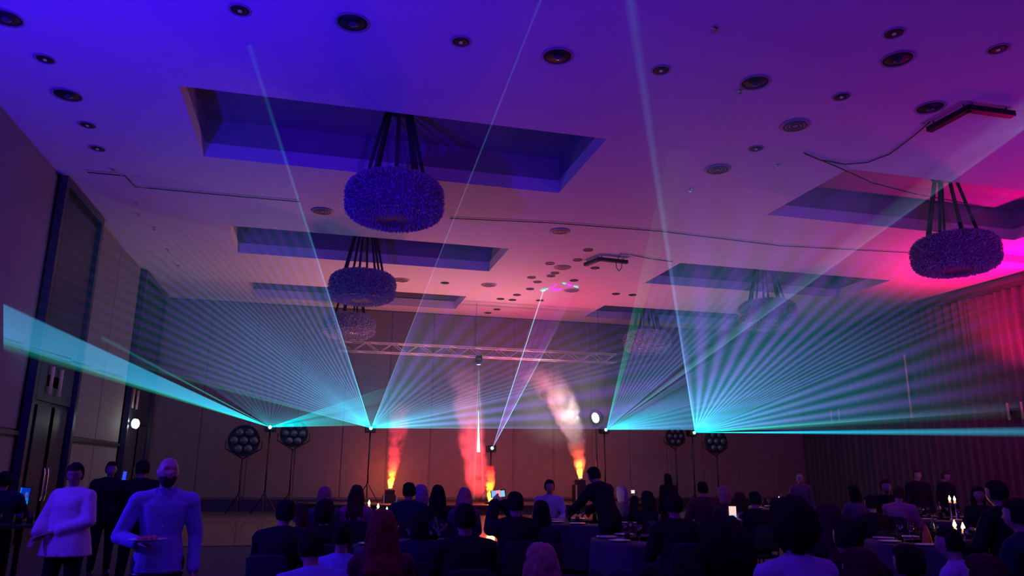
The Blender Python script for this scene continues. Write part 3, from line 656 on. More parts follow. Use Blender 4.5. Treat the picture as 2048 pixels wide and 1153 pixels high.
# ------------------------------------------------------------------ flame jets and smoke
def vol_mat(name, H, bend, rad, dens, col, noise_sc, ecols=None, estr=0.0, thr=0.45, zf=(0.0, 0.1, 0.8, 1.0), aniso=0.0, emax=1.0):
    """smoke / flame inside a leaning jet: axis x = b0 z + b1 z^2, radius r0 + r1 z (object space)"""
    m = bpy.data.materials.new(name); m.use_nodes = True; nt = m.node_tree; nt.nodes.clear(); L = nt.links.new
    def nd(t, **k):
        n = nt.nodes.new(t)
        for a, b in k.items(): setattr(n, a, b)
        return n
    def mth(op, a, b=None, c=None, clamp=False):
        n = nd('ShaderNodeMath', operation=op, use_clamp=clamp)
        for i, v in enumerate((a, b, c)):
            if v is None: continue
            if isinstance(v, (int, float)): n.inputs[i].default_value = v
            else: L(v, n.inputs[i])
        return n.outputs[0]
    tc = nd('ShaderNodeTexCoord'); sp = nd('ShaderNodeSeparateXYZ'); L(tc.outputs['Object'], sp.inputs[0])
    x, y, z = sp.outputs
    ax = mth('ADD', mth('MULTIPLY', z, bend[0]), mth('MULTIPLY', mth('MULTIPLY', z, z), bend[1]))
    R = mth('MULTIPLY_ADD', z, rad[1], rad[0])
    dx = mth('DIVIDE', mth('SUBTRACT', x, ax), R); dy = mth('DIVIDE', y, R)
    d2 = mth('ADD', mth('MULTIPLY', dx, dx), mth('MULTIPLY', dy, dy))
    nz = nd('ShaderNodeTexNoise'); nz.inputs['Scale'].default_value = noise_sc; nz.inputs['Detail'].default_value = 5; nz.inputs['Roughness'].default_value = 0.62
    L(tc.outputs['Object'], nz.inputs['Vector'])
    core = mth('SUBTRACT', 1.0, d2)
    f = mth('ADD', core, mth('MULTIPLY', mth('SUBTRACT', nz.outputs['Fac'], 0.5), 4.2))
    f = mth('MULTIPLY', mth('SUBTRACT', f, thr), 1.6, clamp=True); f = mth('MULTIPLY', f, mth('MULTIPLY', core, 2.0, clamp=True))
    rmp = nd('ShaderNodeValToRGB'); L(mth('DIVIDE', z, H), rmp.inputs[0]); el = rmp.color_ramp.elements
    el[0].position = zf[0]; el[0].color = (0, 0, 0, 1); el[1].position = zf[1]; el[1].color = (1, 1, 1, 1)
    e = el.new(zf[2]); e.color = (0.35, 0.35, 0.35, 1); e = el.new(zf[3]); e.color = (0, 0, 0, 1)
    f = mth('MULTIPLY', f, rmp.outputs[0])
    pv = nd('ShaderNodeVolumePrincipled'); pv.inputs['Color'].default_value = (*col, 1); pv.inputs['Anisotropy'].default_value = aniso
    L(mth('MULTIPLY', f, dens), pv.inputs['Density'])
    if ecols:
        r2 = nd('ShaderNodeValToRGB'); L(mth('DIVIDE', z, H), r2.inputs[0]); el = r2.color_ramp.elements
        while len(el) > 1: el.remove(el[0])
        el[0].position = ecols[0][0]; el[0].color = (*ecols[0][1], 1)
        for p_, c_ in ecols[1:]: e = el.new(p_); e.color = (*c_, 1)
        L(r2.outputs[0], pv.inputs['Emission Color']); L(mth('MULTIPLY', f, estr), pv.inputs['Emission Strength'])
    o = nd('ShaderNodeOutputMaterial'); L(pv.outputs[0], o.inputs['Volume'])
    return m
def jet_hull(name, H, bend, rad, m, loc, label, cat):
    P = [(bend[0]*z+bend[1]*z*z, 0, z) for z in np.linspace(0, H, 13)]
    o = MB().loft([tuple(p) for p in P], [(rad[0]+rad[1]*p[2],)*2 for p in P], 18).build(name, m); o.location = loc
    return tag(o, label, cat)
def jet(px, py, Y, label, flameH=0.95, smoke=None, box_h=None, FB=0.07):
    p = ony(px, py, Y); zb = floor_z(p.x, Y); h = p.z-zb
    r = empty('flame_machine', (p.x, Y, zb)); tag(r, 'small black flame machine under the %s flame' % label, 'flame machine')
    if h > 0.35:
        c = empty('equipment_case', (p.x, Y, zb)); tag(c, 'black case on the stage carrying the %s flame machine' % label, 'case')
        hh = h-0.24; MB().box((0, 0, hh/2), (0.5, 0.5, hh)).build('body', M_BLKP, c)
        for s in (-1, 1): MB().box((s*0.24, -0.24, hh/2), (0.05, 0.05, hh+0.01)).build('corner_trim', M_ALU, c)
        r.location.z = zb+hh; h = 0.24
    MB().box((0, 0, max(h, 0.1)*0.4), (0.34, 0.34, max(h, 0.1)*0.8)).build('body', M_BLACK, r)
    MB().lathe([(0.06, 0), (0.05, 0.05), (0.04, 0.05), (0.03, 0.0)], (0, 0, max(h, 0.1)*0.8), n=12).build('nozzle', M_CHROME, r)
    base = (p.x, Y, p.z)
    Hf = flameH; fb, fr = (FB, 0.02), (0.11, 0.13)
    fm = vol_mat('flame_'+label, Hf, fb, fr, 0.0, (1, 1, 1), 3.5, [(0, (1.0, 0.62, 0.05)), (0.3, (1.0, 0.34, 0.02)), (0.6, (1.0, 0.06, 0.01)), (1.0, (0.9, 0.01, 0.02))], 62.0, 0.25, (0.0, 0.04, 0.55, 1.0))
    jet_hull('flame', Hf, fb, fr, fm, base, 'yellow and red flame shooting up from the %s machine' % label, 'flame')
    light('POINT', 'flame_light_'+label, (p.x, Y-0.2, p.z+0.5), (1.0, 0.12, 0.03), 60, size=0.15)
    return p
p1 = jet(780, 978, 29.4, 'left', 1.15)
p2 = jet(980, 1005, 28.2, 'middle', 1.35, FB=-0.02)
p3 = jet(1160, 958, 28.6, 'right', 1.1, FB=-0.05)
red = [(0, (1.0, 0.05, 0.03)), (0.4, (1.0, 0.03, 0.06)), (1.0, (0.55, 0.05, 0.12))]  # firelight on the left smoke, painted in as its own red emission
sm1 = vol_mat('smoke_left_glow', 3.3, (0.10, 0.0), (0.15, 0.15), 0.9, (1.0, 0.45, 0.5), 2.6, red, 3.0, 0.35, (0.03, 0.2, 0.62, 1.0))
jet_hull('smoke_plume', 3.3, (0.10, 0.0), (0.15, 0.15), sm1, tuple(p1), 'smoke plume with painted-in red glow over the left flame', 'smoke')
sm2 = vol_mat('smoke_middle_glow', 5.2, (-0.13, 0.0), (0.46, 0.08), 0.9, (1.0, 0.6, 0.65), 1.9, [(0, (1.0, 0.05, 0.05)), (0.45, (1.0, 0.06, 0.10)), (0.6, (0.5, 0.12, 0.2)), (1.0, (0.3, 0.12, 0.25))], 2.5, 0.1, (0.0, 0.12, 0.5, 1.0))  # red-pink firelight painted into this smoke as emission too
jet_hull('smoke_plume', 5.2, (-0.13, 0.0), (0.46, 0.08), sm2, (p2.x-0.30, p2.y+0.75, p2.z+0.1), 'broad smoke plume with painted-in red-pink glow over the middle flame', 'smoke')
sm3 = vol_mat('smoke_right', 4.4, (0.02, -0.10), (0.16, 0.23), 3.2, (0.95, 0.93, 0.9), 1.7, None, 0, 0.25, (0.03, 0.14, 0.65, 1.0))
jet_hull('smoke_plume', 4.4, (0.02, -0.10), (0.16, 0.23), sm3, tuple(p3), 'billowing white smoke plume drifting left over the right flame', 'smoke')
light('SPOT', 'plume_light', (p3.x-1.0, 26.2, 2.4), (1.0, 0.90, 0.85), 420, (p3.x-0.6, 28.6, 3.6), 0.1, 55)

# ------------------------------------------------------------------ people
def head_fn(v, q):
    # v unit sphere, +y is the face
    x, y, z = v; p = Vector(q)
    h = math.hypot(x, y)
    if z > 0 and h > 1e-3: k = min(1.5, h**-0.28); p.x *= k; p.y *= k
    p.z *= 0.97
    if z < 0: p.x *= 1-0.26*(-z)**1.2; p.y *= 1-0.12*(-z)
    if y > 0 and z < -0.1: p.y += 0.010*max(0, 1-abs(x)*2.2)                      # chin
    if y > 0.2:
        if -0.28 < z < 0.18 and abs(x) < 0.2: p.y += 0.034*(1-abs(x)/0.2)*(1-(z+0.28)/0.5)*(1 if z > -0.24 else 0.4)   # nose
        if 0.0 < z < 0.24 and 0.2 < abs(x) < 0.55: p.y -= 0.017                    # eye sockets
        if 0.24 < z < 0.42 and abs(x) < 0.6: p.y += 0.008                          # brow
        if -0.52 < z < -0.40 and abs(x) < 0.3: p.y += 0.010                        # mouth
    return p
def add_head(mb, c, yaw=0.0, tilt=0.0):
    M = Matrix.Rotation(yaw, 3, 'Z') @ Matrix.Rotation(tilt, 3, 'X')
    h = MB().ell((0, 0, 0), (0.077, 0.098, 0.118), 28, 22, head_fn)
    for s in (-1, 1): h.ell((s*0.078, -0.005, -0.005), (0.011, 0.02, 0.032), 8, 6)
    mb.add([Vector(c)+M @ Vector(v) for v in h.v], h.f)
def add_hand(mb, w, d, up, side, k=1.0, curl=1.0):
    """palm, four curled fingers and a thumb; d = direction of the forearm, up = back of the hand"""
    d = Vector(d).normalized(); up = Vector(up); up = (up-d*up.dot(d)).normalized(); sd = d.cross(up)*side
    w = Vector(w)
    mb.loft([w-d*0.01, w+d*0.03, w+d*0.07, w+d*0.095], [(0.025*k, 0.017*k), (0.036*k, 0.017*k), (0.041*k, 0.016*k), (0.036*k, 0.012*k)], 10, side=tuple(sd))
    for i, (o, ln) in enumerate(((-0.030, 0.062), (-0.010, 0.076), (0.010, 0.080), (0.029, 0.070))):
        a = w+d*0.088+sd*o*k; b = a+(d*0.9-up*0.35*curl).normalized()*ln*0.5; c = b+(d*(1-0.55*curl)-up*0.9*curl).normalized()*ln*0.35; e = c+(d*(1-curl)-up*1.0*curl)*ln*0.2
        mb.tube([a-d*0.02, a, b, c, e], [0.009*k, 0.0095*k, 0.009*k, 0.0085*k, 0.006*k], 8)
    a = w+d*0.02+sd*0.03*k; b = a+(d*0.7+sd*0.8-up*0.2).normalized()*0.042; c = b+(d*0.95+sd*0.15-up*0.4).normalized()*0.035
    mb.tube([a-sd*0.01, a, b, c], [0.012*k, 0.012*k, 0.0105*k, 0.007*k], 8)
def skeleton(kind, arms='lap', lean=0.0, fem=False, head_yaw=0.0, head_tilt=0.0):
    J = {}
    sw = 0.165 if fem else 0.195; hw = 0.095
    seated = kind == 'sit'
    z0 = 0.53 if seated else 0.94
    J['pel'] = Vector((0, 0, z0)); c, s = math.cos(lean), math.sin(lean)
    up = lambda h, f=0.0: Vector((0, s*h+c*f, z0+c*h-s*f))
    J['waist'] = up(0.17, 0.0); J['chest'] = up(0.36, 0.0); J['sh'] = up(0.475); J['nk'] = up(0.53, 0.005); J['hd'] = up(0.675, 0.03)
    for q, t in ((-1, 'l'), (1, 'r')):
        J['s'+t] = up(0.455)+Vector((q*sw, 0, 0)); J['h'+t] = J['pel']+Vector((q*hw, 0, -0.02))
        if seated:
            J['k'+t] = J['h'+t]+Vector((q*0.05, 0.43, -0.01)); J['a'+t] = Vector((q*0.15, 0.40, 0.08))
        else:
            J['k'+t] = Vector((q*0.105, 0.03+0.03*q, 0.50)); J['a'+t] = Vector((q*0.12, -0.02+0.05*q, 0.085))
        S = J['s'+t]
        if arms == 'lap' or arms == 'table':
            J['e'+t] = S+Vector((q*0.06, 0.10, -0.27)); J['w'+t] = S+Vector((q*-0.03, 0.32, -0.30))
        elif arms == 'down':
            J['e'+t] = S+Vector((q*0.06, -0.03, -0.29)); J['w'+t] = S+Vector((q*0.07, 0.03, -0.54))
        elif arms == 'plate':
            if q > 0: J['e'+t] = S+Vector((0.11, -0.02, -0.28)); J['w'+t] = S+Vector((-0.04, 0.20, -0.315))
            else: J['e'+t] = S+Vector((-0.07, -0.03, -0.29)); J['w'+t] = S+Vector((-0.07, 0.04, -0.55))
        elif arms == 'phone':
            J['e'+t] = S+Vector((q*0.08, 0.16, -0.20)); J['w'+t] = S+Vector((-q*0.06, 0.32, 0.02))
        elif arms == 'hug':
            if q < 0: J['e'+t] = S+Vector((-0.24, 0.08, -0.06)); J['w'+t] = S+Vector((-0.42, 0.12, 0.02))
            else: J['e'+t] = S+Vector((0.06, 0.1, -0.27)); J['w'+t] = S+Vector((-0.02, 0.3, -0.3))
        elif arms == 'hold':
            J['e'+t] = S+Vector((q*0.08, 0.06, -0.26)); J['w'+t] = S+(Vector((0.06, 0.20, -0.40)) if q > 0 else Vector((0.26, 0.20, -0.38)))
        elif isinstance(arms, tuple):
            P = J['hd']+Vector((arms[1], 0.34, arms[2])); both = arms[3]
            if both or q == (1 if arms[1] > 0 else -1):
                J['w'+t] = P+Vector((q*0.05 if both else 0.0, -0.05, -0.10)); J['e'+t] = S.lerp(J['w'+t], 0.5)+Vector((q*0.07, -0.02, -0.14))
            else:
                J['e'+t] = S+Vector((q*0.06, 0.10, -0.27)); J['w'+t] = S+Vector((q*-0.03, 0.32, -0.30))
        elif arms == 'reach':
            J['e'+t] = S+Vector((q*0.05, 0.20, -0.22)); J['w'+t] = S+Vector((q*0.0, 0.42, -0.34))
    J['curl'] = 0.2 if arms in ('plate', 'hold') else 1.0; J['fem'] = fem; J['seated'] = seated; J['yaw'] = head_yaw; J['tilt'] = head_tilt; J['sw'] = sw
    return J
def torso(mb, J, g=0.0, cut=False):
    f = J['fem']; k = 0.9 if f else 1.0
    P = [J['pel']-Vector((0, 0, 0.09)), J['pel'], J['waist'], J['chest'], J['chest'].lerp(J['sh'], 0.55), J['sh'], J['nk']]
    R = [(0.15, 0.115), (0.172 if f else 0.165, 0.125), (0.13*k+0.005, 0.105), (0.165*k, 0.122 if not f else 0.13), (0.185*k, 0.112), (0.14*k, 0.085), (0.062, 0.062)]
    mb.loft(P, [(a+g, b+g) for a, b in R], 20, pw=2.3)
    for t in 'lr': mb.caps(J['s'+t]-Vector((0, 0, 0.015)), J['sh'], 0.062*k+g, 0.075*k+g)
def arm(mb, J, t, g=0.0, to=1.0):
    k = 0.88 if J['fem'] else 1.0; w = J['e'+t].lerp(J['w'+t], to)
    mb.caps(J['s'+t], J['e'+t], 0.054*k+g, 0.043*k+g); mb.caps(J['e'+t], w, 0.043*k+g, 0.029*k+g if to == 1 else 0.036+g)
def legs(mb, J, g=0.0):
    for t in 'lr':
        mb.caps(J['h'+t], J['k'+t], 0.088+g, 0.060+g); mb.caps(J['k'+t], J['a'+t]+Vector((0, 0, 0.03)), 0.058+g, 0.040+g)
def body_mesh(J, vox):
    mb = MB(); torso(mb, J, -0.005)
    mb.loft([J['nk']-Vector((0, 0, 0.05)), J['nk']+Vector((0, 0.0, 0.02)), J['hd']-Vector((0, 0.02, 0.05))], [(0.062, 0.06), (0.055, 0.055), (0.052, 0.055)], 12)
    add_head(mb, J['hd'], J['yaw'], J['tilt'])
    for q, t in ((-1, 'l'), (1, 'r')):
        arm(mb, J, t); d = J['w'+t]-J['e'+t]; add_hand(mb, J['w'+t], d, (0, -0.2, 1) if abs(d.normalized().z) < 0.75 else (q, 0.1, 0), -q if d.z > -.2 else q, curl=J['curl'])
    legs(mb, J)
    for t in 'lr': mb.loft([J['a'+t]+Vector((0, -0.04, -0.03)), J['a'+t]+Vector((0, 0.06, -0.045)), J['a'+t]+Vector((0, 0.17, -0.055))], [(0.035, 0.035), (0.042, 0.028), (0.03, 0.018)], 10)
    return remesh(mb, 'body', M_SKIN, vox, 3)
def top_mesh(J, style, vox):
    g = {'shirt': 0.016, 'jacket': 0.03, 'dress': 0.014, 'blouse': 0.032}[style]; mb = MB(); torso(mb, J, g)
    for t in 'lr': arm(mb, J, t, g, {'shirt': 0.93, 'jacket': 0.95, 'dress': 0.1, 'blouse': 0.7}[style])
    if style == 'jacket': mb.loft([J['pel']-Vector((0, 0, 0.14)), J['pel'], J['waist']], [(0.20, 0.16), (0.195, 0.155), (0.165, 0.135)], 18)
    if style == 'shirt': mb.loft([J['pel']-Vector((0, 0, 0.10)), J['pel'], J['waist']], [(0.192, 0.155), (0.190, 0.15), (0.16, 0.13)], 18)
    if style == 'blouse': mb.loft([J['pel']-Vector((0, 0, 0.16)), J['pel'], J['waist'], J['chest']], [(0.27, 0.21), (0.24, 0.19), (0.20, 0.165), (0.19, 0.15)], 20)
    if style in ('jacket', 'shirt'):   # collar
        mb.loft([J['nk']-Vector((0, 0, 0.04)), J['nk']+Vector((0, 0, 0.015))], [(0.085, 0.08), (0.068, 0.066)], 16)
    return remesh(mb, style, None, vox, 4, disp=0.006, dscale=0.12)
def leg_mesh(J, vox, skirt=False):
    mb = MB(); legs(mb, J, 0.016); mb.ell(J['pel']-Vector((0, 0, 0.04)), (0.175, 0.14, 0.11))
    if skirt:
        if J['seated']: mb.loft([J['pel'], J['pel']+Vector((0, 0.3, 0.0)), J['pel']+Vector((0, 0.46, -0.03))], [(0.19, 0.13), (0.2, 0.1), (0.2, 0.09)], 16, side=(1, 0, 0))
        else: mb.loft([J['pel'], J['pel']-Vector((0, 0, 0.45))], [(0.18, 0.14), (0.26, 0.22)], 18)
    return remesh(mb, 'trousers', None, vox, 4)
def shoe_mesh(J, t):
    a = J['a'+t]; mb = MB(); mb.loft([Vector((a.x, a.y-0.075, 0.045)), Vector((a.x, a.y-0.02, 0.055)), Vector((a.x, a.y+0.09, 0.04)), Vector((a.x, a.y+0.2, 0.028))],
                                     [(0.036, 0.042), (0.044, 0.052), (0.050, 0.038), (0.036, 0.024)], 12)
    return mb.mesh('shoe', mat('black_leather', (0.02, 0.018, 0.018), 0.35), True)
def hair_mesh(J, kind):
    mb = MB(); c = J['hd']; M = Matrix.Rotation(J['yaw'], 3, 'Z') @ Matrix.Rotation(J['tilt'], 3, 'X')
    sc = {'short': 1.13, 'long': 1.17, 'curly': 1.5, 'bun': 1.10, 'bob': 1.2, 'fringe': 1.05}[kind]
    def fn(v, q):
        p = Vector(q); h_ = math.hypot(v.x, v.y)
        if v.z > 0 and h_ > 1e-3: k_ = min(1.5, h_**-0.28); p.x *= k_; p.y *= k_
        if v.y > 0.25 and v.z < 0.42: p = p*0.72; p.y -= 0.02
        if kind in ('short', 'bun', 'fringe') and v.z < -0.62: p = p*0.8
        return p
    h = MB().ell((0, -0.006, 0.010), (0.080*sc, 0.100*sc, 0.118*(1.06 if kind != 'curly' else 1.3)), 26, 18, fn)
    mb.add([c+M @ Vector(v) for v in h.v], h.f)
    if kind == 'long':
        mb.loft([c+M @ Vector((0, -0.05, 0.05)), c+M @ Vector((0, -0.075, -0.06)), c+Vector((0, -0.085, -0.17)), c+Vector((0, -0.135, -0.28)), c+Vector((0, -0.145, -0.40))],
                [(0.088, 0.05), (0.102, 0.055), (0.118, 0.055), (0.125, 0.045), (0.08, 0.025)], 16)
        for s in (-1, 1): mb.caps(c+M @ Vector((s*0.078, -0.01, 0.0)), c+Vector((s*0.105, -0.02, -0.22)), 0.035, 0.03)
    if kind == 'bob':
        mb.loft([c+M @ Vector((0, -0.04, 0.04)), c+Vector((0, -0.05, -0.08)), c+Vector((0, -0.05, -0.15))], [(0.095, 0.07), (0.112, 0.075), (0.10, 0.06)], 16)
    if kind == 'bun': mb.ell(c+M @ Vector((0, -0.10, 0.06)), (0.05, 0.05, 0.048))
    d = {'short': 0.008, 'long': 0.011, 'curly': 0.022, 'bun': 0.008, 'bob': 0.011, 'fringe': 0.003}[kind]
    return remesh(mb, 'hair', None, 0.010 if kind != 'curly' else 0.012, 3, disp=d, dscale=0.03 if kind != 'curly' else 0.05)
HAIRC = {'dark': (0.018, 0.012, 0.010), 'brown': (0.07, 0.035, 0.02), 'blond': (0.45, 0.30, 0.17), 'grey': (0.35, 0.33, 0.34), 'red': (0.22, 0.05, 0.03)}
CLOTH = {'black': (0.012, 0.011, 0.014), 'navy': (0.015, 0.018, 0.05), 'white': (0.72, 0.72, 0.76), 'blue': (0.28, 0.34, 0.75), 'lilac': (0.42, 0.35, 0.6), 'pink': (0.45, 0.16, 0.28), 'grey': (0.13, 0.12, 0.14), 'wine': (0.12, 0.02, 0.04), 'brown': (0.09, 0.05, 0.04), 'cream': (0.55, 0.48, 0.42)}
CACHE = {}
def cached(key, fn):
    if key not in CACHE: CACHE[key] = fn()
    return CACHE[key]
SK = {}
def getJ(key):
    if key not in SK: SK[key] = skeleton(*key)
    return SK[key]
def obj_m(name, me, m, parent):
    o = bpy.data.objects.new(name, me); COL.objects.link(o); o.parent = parent
    if not me.materials: me.materials.append(None)
    if m: o.material_slots[0].link = 'OBJECT'; o.material_slots[0].material = m
    return o
HOLD = {}
def person(loc, rz, scale, label, pose=('sit', 'lap', 0.0, False, 0.0, 0.0), top=('jacket', 'black'), hair=('short', 'dark'), leg='black', skirt=False, vox=0.015, skin=None, extra=None):
    J = getJ(pose); r = empty('person', loc, rz); r.scale = (scale,)*3; tag(r, label, 'person')
    obj_m('body', cached(('b', pose, vox), lambda: body_mesh(J, vox)), skin or M_SKIN, r)
    obj_m(top[0] if top[0] != 'dress' else 'dress', cached(('t', pose, top[0], vox), lambda: top_mesh(J, top[0], vox)), mat('cloth_'+top[1], CLOTH[top[1]], 0.85, noise=0.15, scale=40, spec=0.2), r)
    obj_m('skirt' if skirt else 'trousers', cached(('l', pose, skirt), lambda: leg_mesh(J, 0.018, skirt)), mat('cloth_'+leg, CLOTH[leg], 0.85, noise=0.15, scale=40, spec=0.2), r)
    if hair: obj_m('hair', cached(('h', pose, hair[0]), lambda: hair_mesh(J, hair[0])), mat('hair_'+hair[1], HAIRC[hair[1]], 0.85, noise=0.35, scale=60, spec=0.15), r)
    for t in 'lr': obj_m('shoe', cached(('s', pose, t), lambda: shoe_mesh(J, t)), None, r)
    if isinstance(pose[1], tuple): HOLD[label] = Matrix.Translation(loc) @ Matrix.Rotation(rz, 4, 'Z') @ (Vector((J['hd']+Vector((pose[1][1], 0.34, pose[1][2]))))*scale)
    return r
# chairs
def chair():
    r = empty('banquet_chair')
    MB().loft([(0, 0, 0.40), (0, 0, 0.415), (0, 0, 0.44), (0, 0, 0.447)], [(0.20, 0.20), (0.215, 0.215), (0.215, 0.215), (0.19, 0.19)], 20, pw=5).build('seat', mat('dark_seat_fabric', (0.03, 0.02, 0.03), 0.9), r, True)
    mb = MB(); mb.loft([(0, -0.225, 0.50), (0, -0.235, 0.56), (0, -0.255, 0.75), (0, -0.265, 0.84), (0, -0.268, 0.865)], [(0.17, 0.012), (0.195, 0.022), (0.195, 0.022), (0.18, 0.02), (0.13, 0.012)], 18, pw=4)
    mb.build('backrest', MATS['dark_seat_fabric'], r, True)
    for sx in (-1, 1):
        MB().tube([(sx*0.18, -0.2, 0.0), (sx*0.185, -0.2, 0.42), (sx*0.185, -0.26, 0.84)], 0.012, 6).build('leg', M_BLACK, r)
        MB().tube([(sx*0.18, 0.2, 0.0), (sx*0.175, 0.17, 0.40)], 0.012, 6).build('leg', M_BLACK, r)
    return r
def seat_person(px, py, D, label, rz=None, **kw):
    """px,py = crown of the head in the photograph, D = distance from the camera"""
    p = at(px, py, D); pose = kw.get('pose', ('sit', 'lap', 0.0, False, 0.0, 0.0)); J = getJ(pose)
    crown = J['hd'].z+0.122; s = max(0.88, min(1.14, p.z/crown)); rz = -YAW*0+0.0 if rz is None else math.radians(rz)
    off = Matrix.Rotation(rz, 3, 'Z') @ Vector((0, J['hd'].y, 0))*s
    loc = (p.x-off.x, p.y-off.y, 0); r = person(loc, rz, s, label, **kw)
    if pose[0] == 'sit': place('chair', chair, loc, rz, 'chair under '+label, 'chair').scale = (s,)*3
    return r
S0 = ('sit', 'lap', 0.0, False, 0.0, 0.0); S0t = ('sit', 'lap', 0.12, False, 0.35, 0.0)
SF = ('sit', 'lap', 0.0, True, 0.0, 0.0); SFt = ('sit', 'lap', 0.10, True, -0.5, 0.0); SFp = ('sit', 'phone', 0.0, True, 0.0, 0.0); SMp = ('sit', 'phone', 0.0, False, 0.0, 0.0)
SH = ('sit', 'hug', 0.05, False, -0.4, 0.0)
ST = ('stand', 'down', 0.0, False, 0.0, 0.0); STf = ('stand', 'hold', 0.0, True, 0.3, -0.25); STP = ('stand', 'plate', 0.0, False, 0.15, 0.08); SB = ('stand', 'reach', 0.42, False, 0.0, -0.3); STd = ('stand', 'down', 0.0, True, 0.0, 0.0)
def stand_person(px, py, D, label, rz=0, **kw):
    p = at(px, py, D); pose = kw['pose']; J = getJ(pose); s = max(0.88, min(1.1, p.z/(J['hd'].z+0.122))); rz = math.radians(rz)
    off = Matrix.Rotation(rz, 3, 'Z') @ Vector((0, J['hd'].y, 0))*s
    return person((p.x-off.x, p.y-off.y, 0), rz, s, label, **kw)
def eyes(p, pose):
    J = getJ(pose); M = Matrix.Rotation(J['yaw'], 3, 'Z') @ Matrix.Rotation(J['tilt'], 3, 'X'); b = [c for c in p.children if c.name.startswith('body')][0]
    for s_ in (-1, 1):
        c = J['hd']+M @ Vector((s_*0.029, 0.071, 0.014))
        MB().ell(c, (0.013, 0.010, 0.008), 10, 8).build('eye', mat('dark_eye', (0.05, 0.04, 0.04), 0.15), b, True)
        MB().loft([c+M @ Vector((-0.018, 0.006, 0.019)), c+M @ Vector((0, 0.012, 0.024)), c+M @ Vector((0.018, 0.006, 0.019))], [(0.002, 0.002), (0.005, 0.004), (0.002, 0.002)], 8, side=(0, 0, 1)).build('eyebrow', mat('beard_brown', (0.05, 0.03, 0.02), 0.8), b, True)
    c = J['hd']+M @ Vector((0, 0.088, -0.052))
    MB().ell(c, (0.024, 0.010, 0.007), 12, 8).build('lips', mat('lips', (0.30, 0.10, 0.09), 0.5), b, True)
# big figures at the left
man = stand_person(340, 915, 5.9, 'bald bearded man in a long-sleeved blue shirt walking with a plate', 180+12, pose=STP, top=('shirt', 'blue'), hair=None, leg='navy', vox=0.0095, skin=M_SKIN2)
bj = getJ(STP); eyes(man, STP)
shirt_o = [c for c in man.children if c.name.startswith('shirt')][0]
nk = bj['nk']
for sx in (-1, 1):
    MB().add([nk+Vector((sx*0.012, 0.085, -0.075)), nk+Vector((sx*0.075, 0.060, -0.035)), nk+Vector((sx*0.066, 0.035, 0.03)), nk+Vector((sx*0.035, 0.072, -0.005)),
              nk+Vector((sx*0.012, 0.100, -0.075)), nk+Vector((sx*0.085, 0.075, -0.045)), nk+Vector((sx*0.074, 0.045, 0.025)), nk+Vector((sx*0.038, 0.086, -0.008))],
             [(0, 1, 2, 3), (4, 7, 6, 5), (0, 4, 5, 1), (1, 5, 6, 2), (2, 6, 7, 3), (3, 7, 4, 0)]).build('collar', MATS['cloth_blue'], shirt_o)
for k in range(6): MB().ell((0, 0.150-0.012*abs(k-1.5)+(-0.02 if k == 0 else 0), nk.z-0.12-0.075*k), (0.006, 0.004, 0.006), 8, 5).build('button', M_WHITEC, shirt_o)
MB().loft([bj['pel']-Vector((0, 0, 0.125)), bj['pel']-Vector((0, 0, 0.09))], [(0.196, 0.158), (0.196, 0.158)], 24).build('belt', mat('black_leather', (0.02, 0.018, 0.018), 0.35), man, True)
bmb = MB(); c_ = bj['hd']
def beard_fn(v, q):
    p = Vector(q)
    if v.z > -0.28 or v.y < -0.1: p *= 0.7
    return p
hmb = MB().ell((0, 0, 0), (0.078, 0.106, 0.128), 24, 18, beard_fn); RM = Matrix.Rotation(0.15, 3, 'Z') @ Matrix.Rotation(0.08, 3, 'X')
bmb.add([c_+RM @ Vector(v) for v in hmb.v], hmb.f)
o = bpy.data.objects.new('beard', remesh(bmb, 'beard', mat('beard_brown', (0.05, 0.03, 0.02), 0.8), 0.009, 2, disp=0.003, dscale=0.02)); COL.objects.link(o); o.parent = man
wb = stand_person(153, 928, 7.6, 'person with short dark hair in a loose white blouse standing at the left', 165, pose=STf, top=('blouse', 'white'), hair=('bun', 'dark'), leg='black', skin=M_SKIN); eyes(wb, STf)
PEOPLE = [
 # px, py, D, label, rz, pose, top, hair, leg
 (225, 925, 11.5, 'dark figure standing behind the white blouse, near the door', 200, ST, ('jacket', 'black'), ('short', 'dark')),
 (288, 922, 10.0, 'dark figure standing just left of the bald man, holding a phone', 0, ('stand', ('film', -0.30, -0.10, False), 0.0, False, 0.0, 0.0), ('jacket', 'black'), ('short', 'dark')),
 (12, 945, 8.6, 'dark figure at the left edge holding up a glowing screen', 0, ('stand', ('film', 0.15, -0.22, False), 0.0, False, 0.0, 0.0), ('jacket', 'navy'), ('short', 'dark')),
 (1187, 936, 11.0, 'man in a dark suit bending over the table below the white smoke', 28, SB, ('jacket', 'black'), ('short', 'dark')),
 (1833, 940, 15.5, 'pale-faced waiter in a black suit standing at the right', 170, ST, ('jacket', 'black'), ('short', 'brown')),
 (1890, 944, 16.5, 'dark-clad figure standing right of the pale-faced waiter', 190, ST, ('jacket', 'black'), ('short', 'brown')),
 (1335, 962, 17.0, 'distant standing figure between the far right tables', 0, STd, ('jacket', 'black'), ('bob', 'dark')),
 (1600, 962, 17.5, 'distant grey-haired figure standing beyond the tables at the right', 160, ST, ('jacket', 'grey'), ('short', 'grey')),
]
for px_, py_, D_, lb, rz_, ps, tp, hr in PEOPLE:
    stand_person(px_, py_, D_, lb, rz_, pose=ps, top=tp, hair=hr)
